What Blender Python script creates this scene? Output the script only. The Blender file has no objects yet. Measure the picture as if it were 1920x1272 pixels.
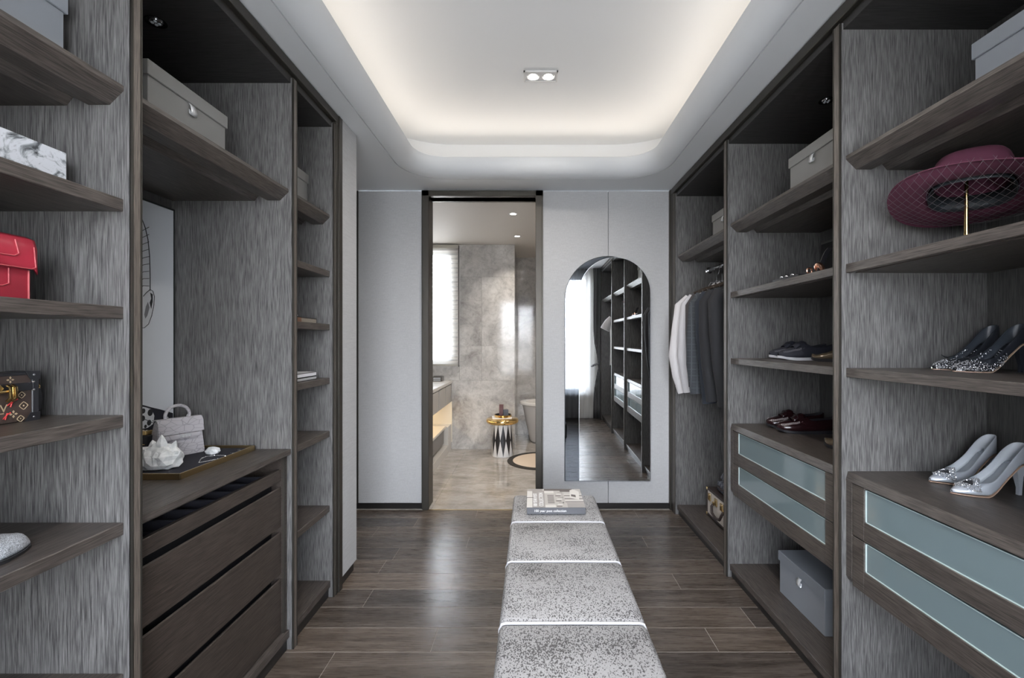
import bpy, bmesh, math, random
from mathutils import Vector, Matrix, Euler
random.seed(7)
S = bpy.context.scene
C = S.collection
PI = math.pi

# ---------------------------------------------------------------- camera, world, lights, exposure
F = 853.33                     # focal length in pixels (16 mm on a 36 mm sensor)
CX, CY, CZ = 996.0, 640.0, 1.262
cam_d = bpy.data.cameras.new('camera')
cam = bpy.data.objects.new('camera', cam_d); C.objects.link(cam)
cam.location = (0, 0, CZ); cam.rotation_euler = (PI/2, 0, 0)
cam_d.sensor_width = 36; cam_d.lens = 16.0; cam_d.clip_start = 0.02
cam_d.shift_x = -(CX-960)/1920; cam_d.shift_y = (CY-636)/1920
S.camera = cam
S.view_settings.view_transform = 'Standard'; S.view_settings.look = 'None'
S.view_settings.gamma = 1; S.view_settings.use_curve_mapping = False
S.view_settings.exposure = 0.16
SKY, LED, LEDB, COVE = 46.0, 3.6, 30.0, .92
S.cycles.max_bounces = 8; S.cycles.diffuse_bounces = 5; S.cycles.transparent_max_bounces = 12
S.cycles.sample_clamp_indirect = 6

w = bpy.data.worlds.new('sky'); S.world = w; w.use_nodes = True
nt = w.node_tree; nt.nodes.clear()
tc = nt.nodes.new('ShaderNodeTexCoord'); sx = nt.nodes.new('ShaderNodeSeparateXYZ')
rp = nt.nodes.new('ShaderNodeValToRGB'); bg = nt.nodes.new('ShaderNodeBackground'); wo = nt.nodes.new('ShaderNodeOutputWorld')
nt.links.new(tc.outputs['Generated'], sx.inputs[0]); nt.links.new(sx.outputs['Z'], rp.inputs[0])
nt.links.new(rp.outputs[0], bg.inputs[0]); nt.links.new(bg.outputs[0], wo.inputs[0])
e = rp.color_ramp.elements
e[0].position = 0.0; e[0].color = (.31, .32, .33, 1)
e[1].position = 0.012; e[1].color = (.91, .945, 1.0, 1)
e2 = rp.color_ramp.elements.new(.5); e2.color = (.80, .88, 1.0, 1)
bg.inputs[1].default_value = SKY

def portal(name, loc, sx_, sy_, rot):
    l = bpy.data.lights.new(name, 'AREA'); l.shape = 'RECTANGLE'; l.size = sx_; l.size_y = sy_
    l.cycles.is_portal = True
    o = bpy.data.objects.new(name, l); C.objects.link(o); o.location = loc; o.rotation_euler = rot
    return o
portal('window_portal', (.05, -.56, 1.34), 1.66, 1.9, (-PI/2, 0, PI))     # faces +Y (into the dressing room)
portal('bath_window_portal', (-1.1, 5.50, 1.67), .66, 1.42, (PI/2, 0, PI))   # faces -Y
for nm in ('window_portal', 'bath_window_portal'):
    o = bpy.data.objects[nm]
    d = Vector((0, 1, 0)) if nm == 'window_portal' else Vector((0, -1, 0))
    o.rotation_euler = d.to_track_quat('-Z', 'Z').to_euler()

# area lights added beside the cove strip to even out the tray ceiling
def cove_fill(loc, length, d):
    l = bpy.data.lights.new('cove_fill', 'AREA'); l.shape = 'RECTANGLE'; l.size = length; l.size_y = .05
    l.energy = COVE*length; l.color = (1.0, .90, .79); l.spread = math.radians(110)
    o = bpy.data.objects.new('cove_fill', l); C.objects.link(o); o.location = loc
    o.rotation_euler = Vector(d).to_track_quat('-Z', 'Y').to_euler() if abs(d[1]) > .1 else (Vector(d).to_track_quat('-Z', 'Y').to_matrix() @ Matrix.Rotation(0, 3, 'Z')).to_euler()
    return o
cove_fill((.02, 3.40, 2.50), 1.7, (0, -1, .45)); cove_fill((.02, .14, 2.50), 1.7, (0, 1, .45))
cove_fill((-1.07, 1.77, 2.50), 2.6, (1, 0, .45)); cove_fill((1.11, 1.77, 2.50), 2.6, (-1, 0, .45))

# ---------------------------------------------------------------- materials
MATS = {}
def rgb(r, g, b):
    f = lambda c: (c/255/12.92) if c/255 <= .04045 else ((c/255+.055)/1.055)**2.4
    return (f(r), f(g), f(b), 1)
def mat(name, col=(.5, .5, .5), rough=.5, metal=0, **kw):
    if name in MATS: return MATS[name]
    m = bpy.data.materials.new(name); m.use_nodes = True
    b = m.node_tree.nodes['Principled BSDF']
    b.inputs['Base Color'].default_value = tuple(col[:3])+(1,)
    b.inputs['Roughness'].default_value = rough; b.inputs['Metallic'].default_value = metal
    for k, v in kw.items(): b.inputs[k.replace('_', ' ')].default_value = v
    MATS[name] = m
    return m
def nodes(m): return m.node_tree.nodes, m.node_tree.links, m.node_tree.nodes['Principled BSDF']
def coord(m, scale, out='Object'):
    n, l, b = nodes(m)
    t = n.new('ShaderNodeTexCoord'); mp = n.new('ShaderNodeMapping'); mp.inputs['Scale'].default_value = scale
    l.new(t.outputs[out], mp.inputs['Vector']); return mp.outputs[0]
def noise(m, vec, scale=1, detail=4, rough=.6, dist=0):
    n, l, b = nodes(m); x = n.new('ShaderNodeTexNoise')
    x.inputs['Scale'].default_value = scale; x.inputs['Detail'].default_value = detail
    x.inputs['Roughness'].default_value = rough; x.inputs['Distortion'].default_value = dist
    l.new(vec, x.inputs['Vector']); return x.outputs['Fac']
def ramp(m, fac, stops):
    n, l, b = nodes(m); r = n.new('ShaderNodeValToRGB'); el = r.color_ramp.elements
    for i, (p, c) in enumerate(stops):
        k = el[i] if i < 2 else el.new(p)
        k.position = p; k.color = tuple(c[:3])+(1,)
    l.new(fac, r.inputs[0]); return r.outputs[0]
def mixc(m, fac, a, b_, mode='MIX'):
    n, l, b = nodes(m); x = n.new('ShaderNodeMix'); x.data_type = 'RGBA'; x.blend_type = mode
    if isinstance(fac, (int, float)): x.inputs[0].default_value = fac
    else: l.new(fac, x.inputs[0])
    for sock, v in ((x.inputs[6], a), (x.inputs[7], b_)):
        if isinstance(v, tuple): sock.default_value = tuple(v[:3])+(1,)
        else: l.new(v, sock)
    return x.outputs[2]
def bump(m, fac, strength=.2, dist=.001):
    n, l, b = nodes(m); x = n.new('ShaderNodeBump'); x.inputs['Strength'].default_value = strength
    x.inputs['Distance'].default_value = dist
    l.new(fac, x.inputs['Height']); l.new(x.outputs[0], b.inputs['Normal'])
def setc(m, sock):
    n, l, b = nodes(m); l.new(sock, b.inputs['Base Color'])
def setr(m, sock, lo, hi):
    n, l, b = nodes(m); x = n.new('ShaderNodeMapRange'); x.inputs[3].default_value = lo; x.inputs[4].default_value = hi
    l.new(sock, x.inputs[0]); l.new(x.outputs[0], b.inputs['Roughness'])

def wood(name, dark, light, axis, rough=.42, fine=420, along=16):
    m = mat(name, light, rough)
    sc = [fine]*3; sc[axis] = along
    f1 = noise(m, coord(m, sc), 1, 3, .55)
    sc2 = [60]*3; sc2[axis] = 3.5
    f2 = noise(m, coord(m, sc2), 1, 3, .5, .4)
    f3 = noise(m, coord(m, (2.2, 2.2, 2.2)), 1, 2)
    c = ramp(m, f1, [(.33, dark), (.66, light)])
    c = mixc(m, .3, c, ramp(m, f2, [(.3, (.62, .60, .58)), (.7, (1.15, 1.13, 1.1))]), 'MULTIPLY')
    c = mixc(m, .5, c, ramp(m, f3, [(.3, (.8, .8, .8)), (.7, (1.12, 1.12, 1.12))]), 'MULTIPLY')
    setc(m, c); bump(m, f1, .25, .0006); setr(m, f1, rough+.08, rough-.06)
    return m
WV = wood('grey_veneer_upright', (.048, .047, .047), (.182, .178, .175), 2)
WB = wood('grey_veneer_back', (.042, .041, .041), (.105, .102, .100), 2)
WH = wood('brown_veneer_shelf', (.028, .023, .021), (.098, .083, .073), 1, .38)
WT = wood('dark_veneer_top', (.012, .011, .011), (.035, .033, .032), 0, .5)
WD = wood('brown_veneer_drawer', (.020, .0155, .013), (.064, .050, .042), 1, .42)
WX = wood('brown_veneer_edge', (.045, .036, .030), (.16, .135, .115), 2, .4)
BLK = mat('black_recess', (.008, .008, .009), .6)
BRZ = mat('dark_bronze_metal', (.075, .069, .060), .45, .8)
PLN = mat('dark_plinth_metal', (.035, .033, .032), .35, .6)
ALU = mat('brushed_aluminium', (.55, .57, .60), .3, .9)
PAINT = mat('white_ceiling_paint', (.72, .735, .75), .6)
fb = mat('grey_grasscloth', (.42, .42, .43), .75)
_f = noise(fb, coord(fb, (14, 14, 420)), 1, 4, .7); _g = noise(fb, coord(fb, (260, 260, 60)), 1, 2)
setc(fb, mixc(fb, .45, ramp(fb, _f, [(.3, (.38, .38, .385)), (.7, (.56, .56, .565))]), ramp(fb, _g, [(.3, (.42, .42, .425)), (.7, (.54, .54, .545))])))
bump(fb, _f, .3, .0008)
GRASS = fb
pk = mat('oak_plank', (.12, .09, .07), .3)
_o = pk.node_tree.nodes.new('ShaderNodeObjectInfo')
_a = noise(pk, coord(pk, (2, 26, 26)), 1, 5, .6, .6); _b = noise(pk, coord(pk, (9, 190, 190)), 1, 2)
_c = ramp(pk, _a, [(.28, (.042, .033, .026)), (.5, (.081, .064, .051)), (.75, (.138, .113, .094))])
_c = mixc(pk, .45, _c, ramp(pk, _b, [(.35, (.5, .5, .5)), (.65, (1.25, 1.25, 1.25))]), 'MULTIPLY')
_c = mixc(pk, 1.0, _c, ramp(pk, _o.outputs['Random'], [(0, (.66, .67, .70)), (1, (1.40, 1.36, 1.32))]), 'MULTIPLY')
setc(pk, _c); bump(pk, _b, .12, .0005); setr(pk, _b, .22, .34)
PLANK = pk
JOINT = mat('pale_floor_joint', (.34, .30, .265), .6)
mw = mat('grey_marble_wall', (.5, .5, .5), .07)
_o = mw.node_tree.nodes.new('ShaderNodeObjectInfo')
_v = mw.node_tree.nodes.new('ShaderNodeVectorMath'); _v.operation = 'ADD'
_cc = coord(mw, (1, 1, 1)); mw.node_tree.links.new(_cc, _v.inputs[0])
_sc = mw.node_tree.nodes.new('ShaderNodeVectorMath'); _sc.operation = 'SCALE'; _sc.inputs[0].default_value = (13, 7, 19)
mw.node_tree.links.new(_o.outputs['Random'], _sc.inputs['Scale']); mw.node_tree.links.new(_sc.outputs[0], _v.inputs[1])
_p = noise(mw, _v.outputs[0], 3.0, 8, .68, .5); _q = noise(mw, _v.outputs[0], 14, 6, .7, 1.5)
_c = ramp(mw, _p, [(.3, (.27, .255, .245)), (.46, (.46, .445, .43)), (.66, (.66, .645, .625))])
_c = mixc(mw, .5, _c, ramp(mw, _q, [(.36, (.62, .61, .60)), (.52, (1, 1, 1)), (.64, (1.08, 1.08, 1.07))]), 'MULTIPLY')
setc(mw, _c); MARW = mw
mf = mat('polished_marble_floor', (.4, .36, .31), .1)
_p = noise(mf, coord(mf, (2.4, 4.2, 1)), 1.6, 10, .8, .35); _q = noise(mf, coord(mf, (8, 40, 1)), 1, 5, .7)
_c = ramp(mf, _p, [(.3, (.19, .172, .155)), (.5, (.36, .335, .31)), (.7, (.52, .495, .465))])
_c = mixc(mf, .5, _c, ramp(mf, _q, [(.35, (.72, .71, .70)), (.6, (1.06, 1.06, 1.06))]), 'MULTIPLY')
setc(mf, _c); setr(mf, _q, .06, .14); MARF = mf
STONE = mat('pale_stone', (.56, .54, .51), .25)
MIR = mat('silver_mirror', (.9, .92, .93), .0, 1)
MIRD = mat('smoked_mirror', (.13, .14, .155), .015, 1)
MIRE = mat('black_mirror_edge', (.02, .022, .024), .3)
gl = mat('frosted_drawer_glass', (.150, .195, .205), .09, 0, IOR=1.75)
_p = noise(gl, coord(gl, (60, 60, 60)), 1, 4); setr(gl, _p, .03, .08); GLASS = gl
GEDGE = mat('glass_edge', (.50, .60, .60), .15)
BOXG = mat('grey_box_paper', (.22, .215, .208), .6)
BOXB = mat('blue_grey_box_paper', (.22, .235, .262), .6)
TAB = mat('silver_ribbon_tab', (.75, .76, .78), .3, .4)
BRASS = mat('polished_brass', (.78, .55, .24), .16, 1)
BRASSD = mat('aged_brass', (.48, .36, .19), .3, 1)
CHR = mat('chrome', (.8, .8, .82), .12, 1)
WHITE = mat('white_gloss', (.8, .8, .8), .25)
PAPER = mat('paper_pages', (.74, .73, .70), .7)
BLACKL = mat('black_leather', (.016, .016, .019), .38)
BLACKV = mat('black_velvet', (.014, .014, .022), .9)
NAVYS = mat('navy_suede', (.012, .013, .022), .75)
WSOLE = mat('white_rubber', (.50, .50, .53), .5)

def emit(name, col, st):
    m = bpy.data.materials.new(name); m.use_nodes = True; n = m.node_tree.nodes; n.clear()
    e_ = n.new('ShaderNodeEmission'); e_.inputs[0].default_value = tuple(col)+(1,); e_.inputs[1].default_value = st
    o_ = n.new('ShaderNodeOutputMaterial'); m.node_tree.links.new(e_.outputs[0], o_.inputs[0]); return m
LEDM = emit('warm_led', (1.0, .84, .66), LED)
LEDV = emit('vanity_led', (1.0, .78, .50), 38)
LAMP = emit('lamp_lens', (1.0, .93, .84), LEDB)
def cloth(name, col, trans, transp, tr_col=None):
    m = bpy.data.materials.new(name); m.use_nodes = True; n = m.node_tree.nodes; l = m.node_tree.links; n.clear()
    d = n.new('ShaderNodeBsdfDiffuse'); d.inputs[0].default_value = tuple(col)+(1,)
    t = n.new('ShaderNodeBsdfTranslucent'); t.inputs[0].default_value = tuple(tr_col or col)+(1,)
    p = n.new('ShaderNodeBsdfTransparent'); a = n.new('ShaderNodeMixShader'); b = n.new('ShaderNodeMixShader')
    o_ = n.new('ShaderNodeOutputMaterial'); a.inputs[0].default_value = trans; b.inputs[0].default_value = transp
    l.new(d.outputs[0], a.inputs[1]); l.new(t.outputs[0], a.inputs[2]); l.new(a.outputs[0], b.inputs[1]); l.new(p.outputs[0], b.inputs[2])
    l.new(b.outputs[0], o_.inputs[0]); return m
SHEER = cloth('sheer_voile', (.88, .88, .88), .62, .34)
BLIND = cloth('blind_fabric', (.88, .87, .84), .55, .12)
BLINDS = cloth('blind_gauze', (.9, .9, .88), .5, .5)
def pane_mat():
    m = bpy.data.materials.new('window_glass'); m.use_nodes = True; n = m.node_tree.nodes; l = m.node_tree.links; n.clear()
    p = n.new('ShaderNodeBsdfTransparent'); g = n.new('ShaderNodeBsdfGlossy'); g.inputs['Roughness'].default_value = .02
    f = n.new('ShaderNodeFresnel'); f.inputs[0].default_value = 1.45; a = n.new('ShaderNodeMixShader'); o_ = n.new('ShaderNodeOutputMaterial')
    l.new(f.outputs[0], a.inputs[0]); l.new(p.outputs[0], a.inputs[1]); l.new(g.outputs[0], a.inputs[2]); l.new(a.outputs[0], o_.inputs[0]); return m
PANE = pane_mat()

# ---------------------------------------------------------------- mesh helpers
def V(*a): return Vector(a)
def at(x, y, Y): return Vector(((x-CX)*Y/F, Y, CZ-(y-CY)*Y/F))
def new(): return bmesh.new()
def box(bm, x0, x1, y0, y1, z0, z1, bev=0, seg=1):
    if x0 > x1: x0, x1 = x1, x0
    if y0 > y1: y0, y1 = y1, y0
    if z0 > z1: z0, z1 = z1, z0
    M = Matrix.Translation(((x0+x1)/2, (y0+y1)/2, (z0+z1)/2)) @ Matrix.Diagonal((x1-x0, y1-y0, z1-z0, 1))
    r = bmesh.ops.create_cube(bm, size=1, matrix=M)
    if bev:
        es = {e_ for v in r['verts'] for e_ in v.link_edges}
        bmesh.ops.bevel(bm, geom=list(es), offset=bev, segments=seg, affect='EDGES', profile=.5)
    return bm
def prism(bm, poly, axis, a0, a1):
    """poly: 2-D points in the two other axes (in axis order), extruded along axis from a0 to a1"""
    def p3(p, a):
        c = list(p); c.insert(axis, a); return c
    A = [bm.verts.new(p3(p, a0)) for p in poly]; B = [bm.verts.new(p3(p, a1)) for p in poly]
    n = len(poly); bm.faces.new(A); bm.faces.new(B[::-1])
    for i in range(n): bm.faces.new((A[i], B[i], B[(i+1) % n], A[(i+1) % n]))
    bmesh.ops.recalc_face_normals(bm, faces=bm.faces); return bm
def loft(bm, rings, closed=True, cap=True):
    R = [[bm.verts.new(p) for p in r] for r in rings]
    n = len(R[0])
    for a, b in zip(R, R[1:]):
        for i in range(n if closed else n-1):
            bm.faces.new((a[i], a[(i+1) % n], b[(i+1) % n], b[i]))
    if cap and closed:
        bm.faces.new(R[0][::-1]); bm.faces.new(R[-1])
    bmesh.ops.recalc_face_normals(bm, faces=bm.faces); return bm
def tube(bm, pts, r, n=8, closed=False):
    pts = [Vector(p) for p in pts]; N = len(pts); rings = []
    up = None
    for i, p in enumerate(pts):
        if closed: t = pts[(i+1) % N]-pts[i-1]
        else: t = pts[min(i+1, N-1)]-pts[max(i-1, 0)]
        t.normalize()
        if up is None:
            up = t.orthogonal().normalized()
        up = (up-t*up.dot(t))
        if up.length < 1e-6: up = t.orthogonal()
        up.normalize(); sd = t.cross(up)
        rr = r[i] if isinstance(r, (list, tuple)) else r
        rings.append([p+(up*math.cos(2*PI*k/n)+sd*math.sin(2*PI*k/n))*rr for k in range(n)])
    if closed:
        R = [[bm.verts.new(p) for p in q] for q in rings]
        for a, b in zip(R, R[1:]+R[:1]):
            for i in range(n): bm.faces.new((a[i], a[(i+1) % n], b[(i+1) % n], b[i]))
        bmesh.ops.recalc_face_normals(bm, faces=bm.faces); return bm
    return loft(bm, rings)
def lathe(bm, prof, n=32, c=(0, 0, 0)):
    rings = []
    for r, z in prof:
        rings.append([(c[0]+r*math.cos(2*PI*k/n), c[1]+r*math.sin(2*PI*k/n), c[2]+z) for k in range(n)])
    return loft(bm, rings)
def ell(bm, c, r, u=16, v=10):
    bmesh.ops.create_uvsphere(bm, u_segments=u, v_segments=v, radius=1, matrix=Matrix.Translation(c) @ Matrix.Diagonal((r[0], r[1], r[2], 1)))
    return bm
def flat(bm, pts):
    bm.faces.new([bm.verts.new(p) for p in pts]); return bm
def obj(name, bm, m, parent=None, world=True, smooth=False, sub=0, solid=0, ang=40, stuff=False):
    if parent is not None and world:
        bm.transform(Matrix.Translation(-root_loc(parent)))
    me = bpy.data.meshes.new(name); bm.to_mesh(me); bm.free()
    if isinstance(m, (list, tuple)):
        for k in m: me.materials.append(k)
    elif m is not None: me.materials.append(m)
    if smooth:
        for p in me.polygons: p.use_smooth = True
        if ang and not sub: 
            try: me.set_sharp_from_angle(angle=math.radians(ang))
            except Exception: pass
    o = bpy.data.objects.new(name, me); C.objects.link(o)
    if parent is not None: o.parent = parent
    if solid:
        s_ = o.modifiers.new('thick', 'SOLIDIFY'); s_.thickness = solid; s_.offset = 0
    if sub:
        s_ = o.modifiers.new('sub', 'SUBSURF'); s_.levels = sub; s_.render_levels = sub
    if stuff: o['kind'] = 'stuff'
    return o
def root_loc(o):
    l = Vector((0, 0, 0))
    while o is not None: l += o.location; o = o.parent
    return l
def thing(name, label, cat, loc=(0, 0, 0), rot=(0, 0, 0), group=None, kind=None):
    o = bpy.data.objects.new(name, None); C.objects.link(o); o.location = loc; o.rotation_euler = rot
    o.empty_display_size = .05
    if kind: o['kind'] = kind
    if label: o['label'] = label
    if cat: o['category'] = cat
    if group: o['group'] = group
    return o
def tag(o, label, cat, group=None):
    o['label'] = label; o['category'] = cat
    if group: o['group'] = group
    return o
def struct(o): o['kind'] = 'structure'; return o
def dup(root, loc, label=None, rot=None):
    r = root.copy(); C.objects.link(r); r.location = loc
    if rot is not None: r.rotation_euler = rot
    if label: r['label'] = label
    for ch in list(root.children):
        c = ch.copy(); C.objects.link(c); c.parent = r
        for g in ch.children:
            d = g.copy(); C.objects.link(d); d.parent = c
    return r
def text(name, s, size, m, parent, M, ext=.0004):
    cu = bpy.data.curves.new(name, 'FONT'); cu.body = s; cu.size = size; cu.extrude = ext; cu.align_x = 'LEFT'; cu.align_y = 'CENTER'
    t = bpy.data.objects.new(name+'_tmp', cu); C.objects.link(t)
    dg = bpy.context.evaluated_depsgraph_get(); me = bpy.data.meshes.new_from_object(t.evaluated_get(dg))
    bpy.data.objects.remove(t); bpy.data.curves.remove(cu)
    me.transform(M); me.materials.clear(); me.materials.append(m); me.name = name
    o = bpy.data.objects.new(name, me); C.objects.link(o); o.parent = parent; return o

# ---------------------------------------------------------------- dimensions
YW = 3.43; ZC = 2.40
RF, RS, RB = 1.045, 1.067, 1.545        # right wardrobes: divider front, shelf front, back
LF, LS, LB = -.972, -.993, -1.47        # left wardrobes
YN = -.50                                # window wall (behind the camera)

# ---------------------------------------------------------------- floor (planks run across the room)
fl = struct(thing('floor', None, None))
bm = new(); box(bm, -1.80, 1.70, YN-.15, 3.404, -.06, -.0010); obj('floor_bed', bm, JOINT, fl)
joints_px = [(781, 979), (877, 1018), (744, 1037), (849, 1090), (690, 1122), (814, 1201), (613, 1248),
             (1268, 1090), (1335, 1201), (1191, 961), (1020, 1000)]
PW = .1557
rows = {}
for (x, y) in joints_px:
    Y = CZ*F/(y-CY); k = int((3.404-Y)/PW); rows.setdefault(k, []).append((x-CX)*Y/F)
k = 0
while 3.404-PW*k > YN:
    y1 = 3.404-PW*k; y0 = max(y1-PW, YN)
    xs = sorted(rows.get(k, []))
    cuts = [-1.79]
    if not xs: xs = [random.uniform(-.9, .9)]
    pts = list(xs)
    a = xs[0]
    while a-1.15 > -1.6: a -= random.uniform(1.1, 1.3); pts.append(a)
    a = xs[-1]
    while a+1.15 < 1.4: a += random.uniform(1.1, 1.3); pts.append(a)
    cuts += sorted(p for p in pts if -1.7 < p < 1.1) + [1.12]
    for a, b in zip(cuts, cuts[1:]):
        bm = new(); box(bm, a+.0010, b-.0010, y0+.0018, y1-.0018, -.012, 0, .0006)
        obj('plank', bm, PLANK, fl)
    k += 1
# threshold and bathroom floor tiles
bf = struct(thing('floor_bathroom', None, None))
bm = new(); box(bm, -1.6, 1.6, 3.406, 6.3, -.06, -.003); obj('tile_bed', bm, mat('tile_grout', (.33, .30, .27), .6), bf)
ys = [3.408, 3.83, 4.63, 5.43, 6.3]; xs = [-1.55, -.75, .05, .85, 1.6]
for y0, y1 in zip(ys, ys[1:]):
    for x0, x1 in zip(xs, xs[1:]):
        bm = new(); box(bm, x0+.0008, x1-.0008, y0+.0008, y1-.0008, -.012, 0); obj('marble_tile', bm, MARF, bf)

# ---------------------------------------------------------------- walls
wf = struct(thing('wall_far', None, None))
for x0, x1 in ((-1.303, -.8215), (.0886, .5785), (.5815, 1.10)):
    bm = new(); box(bm, x0, x1, YW, YW+.03, .042, ZC-.006, .0012); obj('wall_panel', bm, GRASS, wf)
bm = new(); box(bm, -1.78, -1.315, YW, YW+.03, .042, ZC-.006, .0012); obj('wall_panel', bm, GRASS, wf)
bm = new(); box(bm, -1.78, -.8215, YW+.03, YW+.12, 0, ZC-.004); box(bm, .0886, 1.7, YW+.03, YW+.12, 0, ZC-.004)
box(bm, -.8215, .0886, YW+.03, YW+.12, 2.353, ZC-.004); obj('wall_core', bm, mat('wall_core_plaster', (.30, .30, .30), .8), wf)
bm = new(); box(bm, -1.315, -1.303, YW-.004, YW+.02, 0, ZC-.004, .001); obj('bead', bm, BRZ, wf)
bb = new(); box(bb, -1.78, -.8215, YW-.006, YW+.03, 0, .042, .001); box(bb, .0886, 1.05, YW-.006, YW+.03, 0, .042, .001)
struct(obj('baseboard_far', bb, PLN))
# left return panel between the wardrobes and the far recess
wl = struct(thing('wall_left', None, None))
bm = new(); box(bm, -1.20, -.965, 2.325, 2.515, .055, ZC-.003, .0015); obj('wall_panel', bm, GRASS, wl)
bm = new(); box(bm, -1.80, -1.20, 2.40, 2.515, 0, ZC); box(bm, -1.80, -1.76, 2.515, YW+.03, 0, ZC); box(bm, -1.50, -1.48, YN, 2.42, 0, ZC); obj('wall_core', bm, GRASS, wl)
bm = new(); box(bm, -1.20, -.978, 2.325, 2.507, 0, .055, .001); struct(obj('baseboard_left', bm, PLN))
bm = new(); box(bm, 1.575, 1.70, YN-.1, YW+.12, 0, ZC-.002); struct(obj('wall_right', bm, GRASS))
# window wall behind the camera
wn = struct(thing('wall_near', None, None))
WX0, WX1, WZ0, WZ1 = -.78, .88, .40, 2.28
PLA = mat('warm_plaster', (.70, .67, .63), .7)
bm = new(); box(bm, -1.80, WX0, YN-.15, YN, 0, ZC+.05); box(bm, WX1, 1.70, YN-.15, YN, 0, ZC+.05)
box(bm, WX0, WX1, YN-.15, YN, 0, WZ0); box(bm, WX0, WX1, YN-.15, YN, WZ1, ZC+.05); obj('wall_core', bm, PLA, wn)
bm = new(); box(bm, -.96, 1.06, YN, YN+.02, 0, .11, .003); struct(obj('baseboard_near', bm, mat('white_wood', (.75, .75, .75), .4)))
wi = struct(thing('window_1', None, None))
fr = mat('grey_window_metal', (.20, .21, .22), .4, .5)
bm = new(); box(bm, WX0, WX0+.05, YN-.13, YN-.07, WZ0, WZ1); box(bm, WX1-.05, WX1, YN-.13, YN-.07, WZ0, WZ1)
box(bm, WX0, WX1, YN-.13, YN-.07, WZ0, WZ0+.05); box(bm, WX0, WX1, YN-.13, YN-.07, WZ1-.05, WZ1); box(bm, .03, .07, YN-.13, YN-.07, WZ0, WZ1)
obj('window_frame', bm, fr, wi)
for a, b in ((WX0+.05, .03), (.07, WX1-.05)):
    bm = new(); box(bm, a, b, YN-.104, YN-.098, WZ0+.05, WZ1-.05); obj('pane', bm, PANE, wi)
bm = new(); box(bm, WX0-.03, WX1+.03, YN-.14, YN+.035, WZ0-.03, WZ0, .003); obj('window_sill', bm, MATS['white_wood'], wi)

# ---------------------------------------------------------------- ceiling with a rounded tray and hidden light cove
TX0, TX1, TY0, TY1, TR = -.86, .90, .35, 3.19, .29
def rrect(ins, nc=10):
    x0, x1, y0, y1 = TX0+ins, TX1-ins, TY0+ins, TY1-ins; r = max(TR-ins, .05); P = []
    for cx, cy, a0 in ((x1-r, y1-r, 0), (x0+r, y1-r, PI/2), (x0+r, y0+r, PI), (x1-r, y0+r, 1.5*PI)):
        for i in range(nc+1):
            a = a0+PI/2*i/nc; P.append((cx+r*math.cos(a), cy+r*math.sin(a)))
    return P
ce = struct(thing('ceiling', None, None))
bm = new()
outer = [bm.verts.new((x, y, ZC)) for x, y in ((-1.80, YN-.1), (1.70, YN-.1), (1.70, YW+.03), (-1.80, YW+.03))]
inner = [bm.verts.new((x, y, ZC)) for x, y in rrect(-.010)]
ed = [bm.edges.new((a, b)) for L in (outer, inner) for a, b in zip(L, L[1:]+L[:1])]
bmesh.ops.triangle_fill(bm, use_beauty=True, edges=ed)
obj('soffit', bm, PAINT, ce)
prof = [(-.010, ZC), (-.010, ZC+.008), (-.002, ZC+.008), (-.002, ZC-.001)]
for i in range(0, 10):
    t = PI/2*i/9; prof.append((.092*math.sin(t), ZC-.001+.092*(1-math.cos(t))))
prof += [(.092, ZC+.115), (.085, ZC+.122), (.07, ZC+.122), (.068, ZC+.06), (-.28, ZC+.06)]
bm = new(); loft(bm, [[(x, y, z) for x, y in rrect(i_)] for i_, z in prof], cap=False)
obj('cove_lip', bm, PAINT, ce, smooth=True, ang=35)
ZT = 2.76
bm = new(); R = rrect(-.28)
loft(bm, [[(x, y, ZC+.06) for x, y in R], [(x, y, ZT) for x, y in R]], cap=False)
obj('tray_wall', bm, PAINT, ce, smooth=True, ang=60)
bm = new(); flat(bm, [(x, y, ZT) for x, y in R]); obj('tray_top', bm, PAINT, ce)
bm = new(); loft(bm, [[(x, y, ZC+.064) for x, y in rrect(-.02)], [(x, y, ZC+.072) for x, y in rrect(-.02)], [(x, y, ZC+.072) for x, y in rrect(-.045)], [(x, y, ZC+.064) for x, y in rrect(-.045)]], cap=False)
obj('light_strip', bm, LEDM, ce)
# twin recessed downlight in the tray, plus an unseen one added for ambient light
for yy_, lb_ in ((2.567, 'white double recessed downlight in the tray ceiling, the one in view'), (.97, 'added double recessed downlight in the tray ceiling, unseen above the camera')):
    dl = thing('twin_downlight', lb_, 'downlight', (.0535, yy_, ZT-.004), group='twin downlights')
    bm = new()
    for s in (-1, 1):
        box(bm, .095*s, .088*s, -.050, .050, -.004, .004); box(bm, -.095, .095, .050*s, .043*s, -.004, .004)
    box(bm, -.088, .088, -.043, .043, .0005, .004)
    obj('frame', bm, mat('downlight_white', (.62, .62, .62), .5), dl, world=False)
    for s in (-1, 1):
        bm = new(); lathe(bm, [(.036, .0), (.038, -.003), (.033, -.003), (.031, 0)], 28, (.043*s, 0, 0)); obj('ring', bm, WHITE, dl, world=False, smooth=True)
        bm = new(); lathe(bm, [(.026, -.003), (.026, -.001)], 28, (.043*s, 0, 0)); obj('lens', bm, LAMP, dl, world=False)
    sp = bpy.data.lights.new('downlight_beam', 'SPOT'); sp.energy = 48; sp.color = (1, .94, .87); sp.spot_size = 2.5; sp.spot_blend = 1; sp.shadow_soft_size = .04
    so = bpy.data.objects.new('downlight_beam', sp); C.objects.link(so); so.parent = dl; so.location = (0, 0, -.02)

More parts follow.
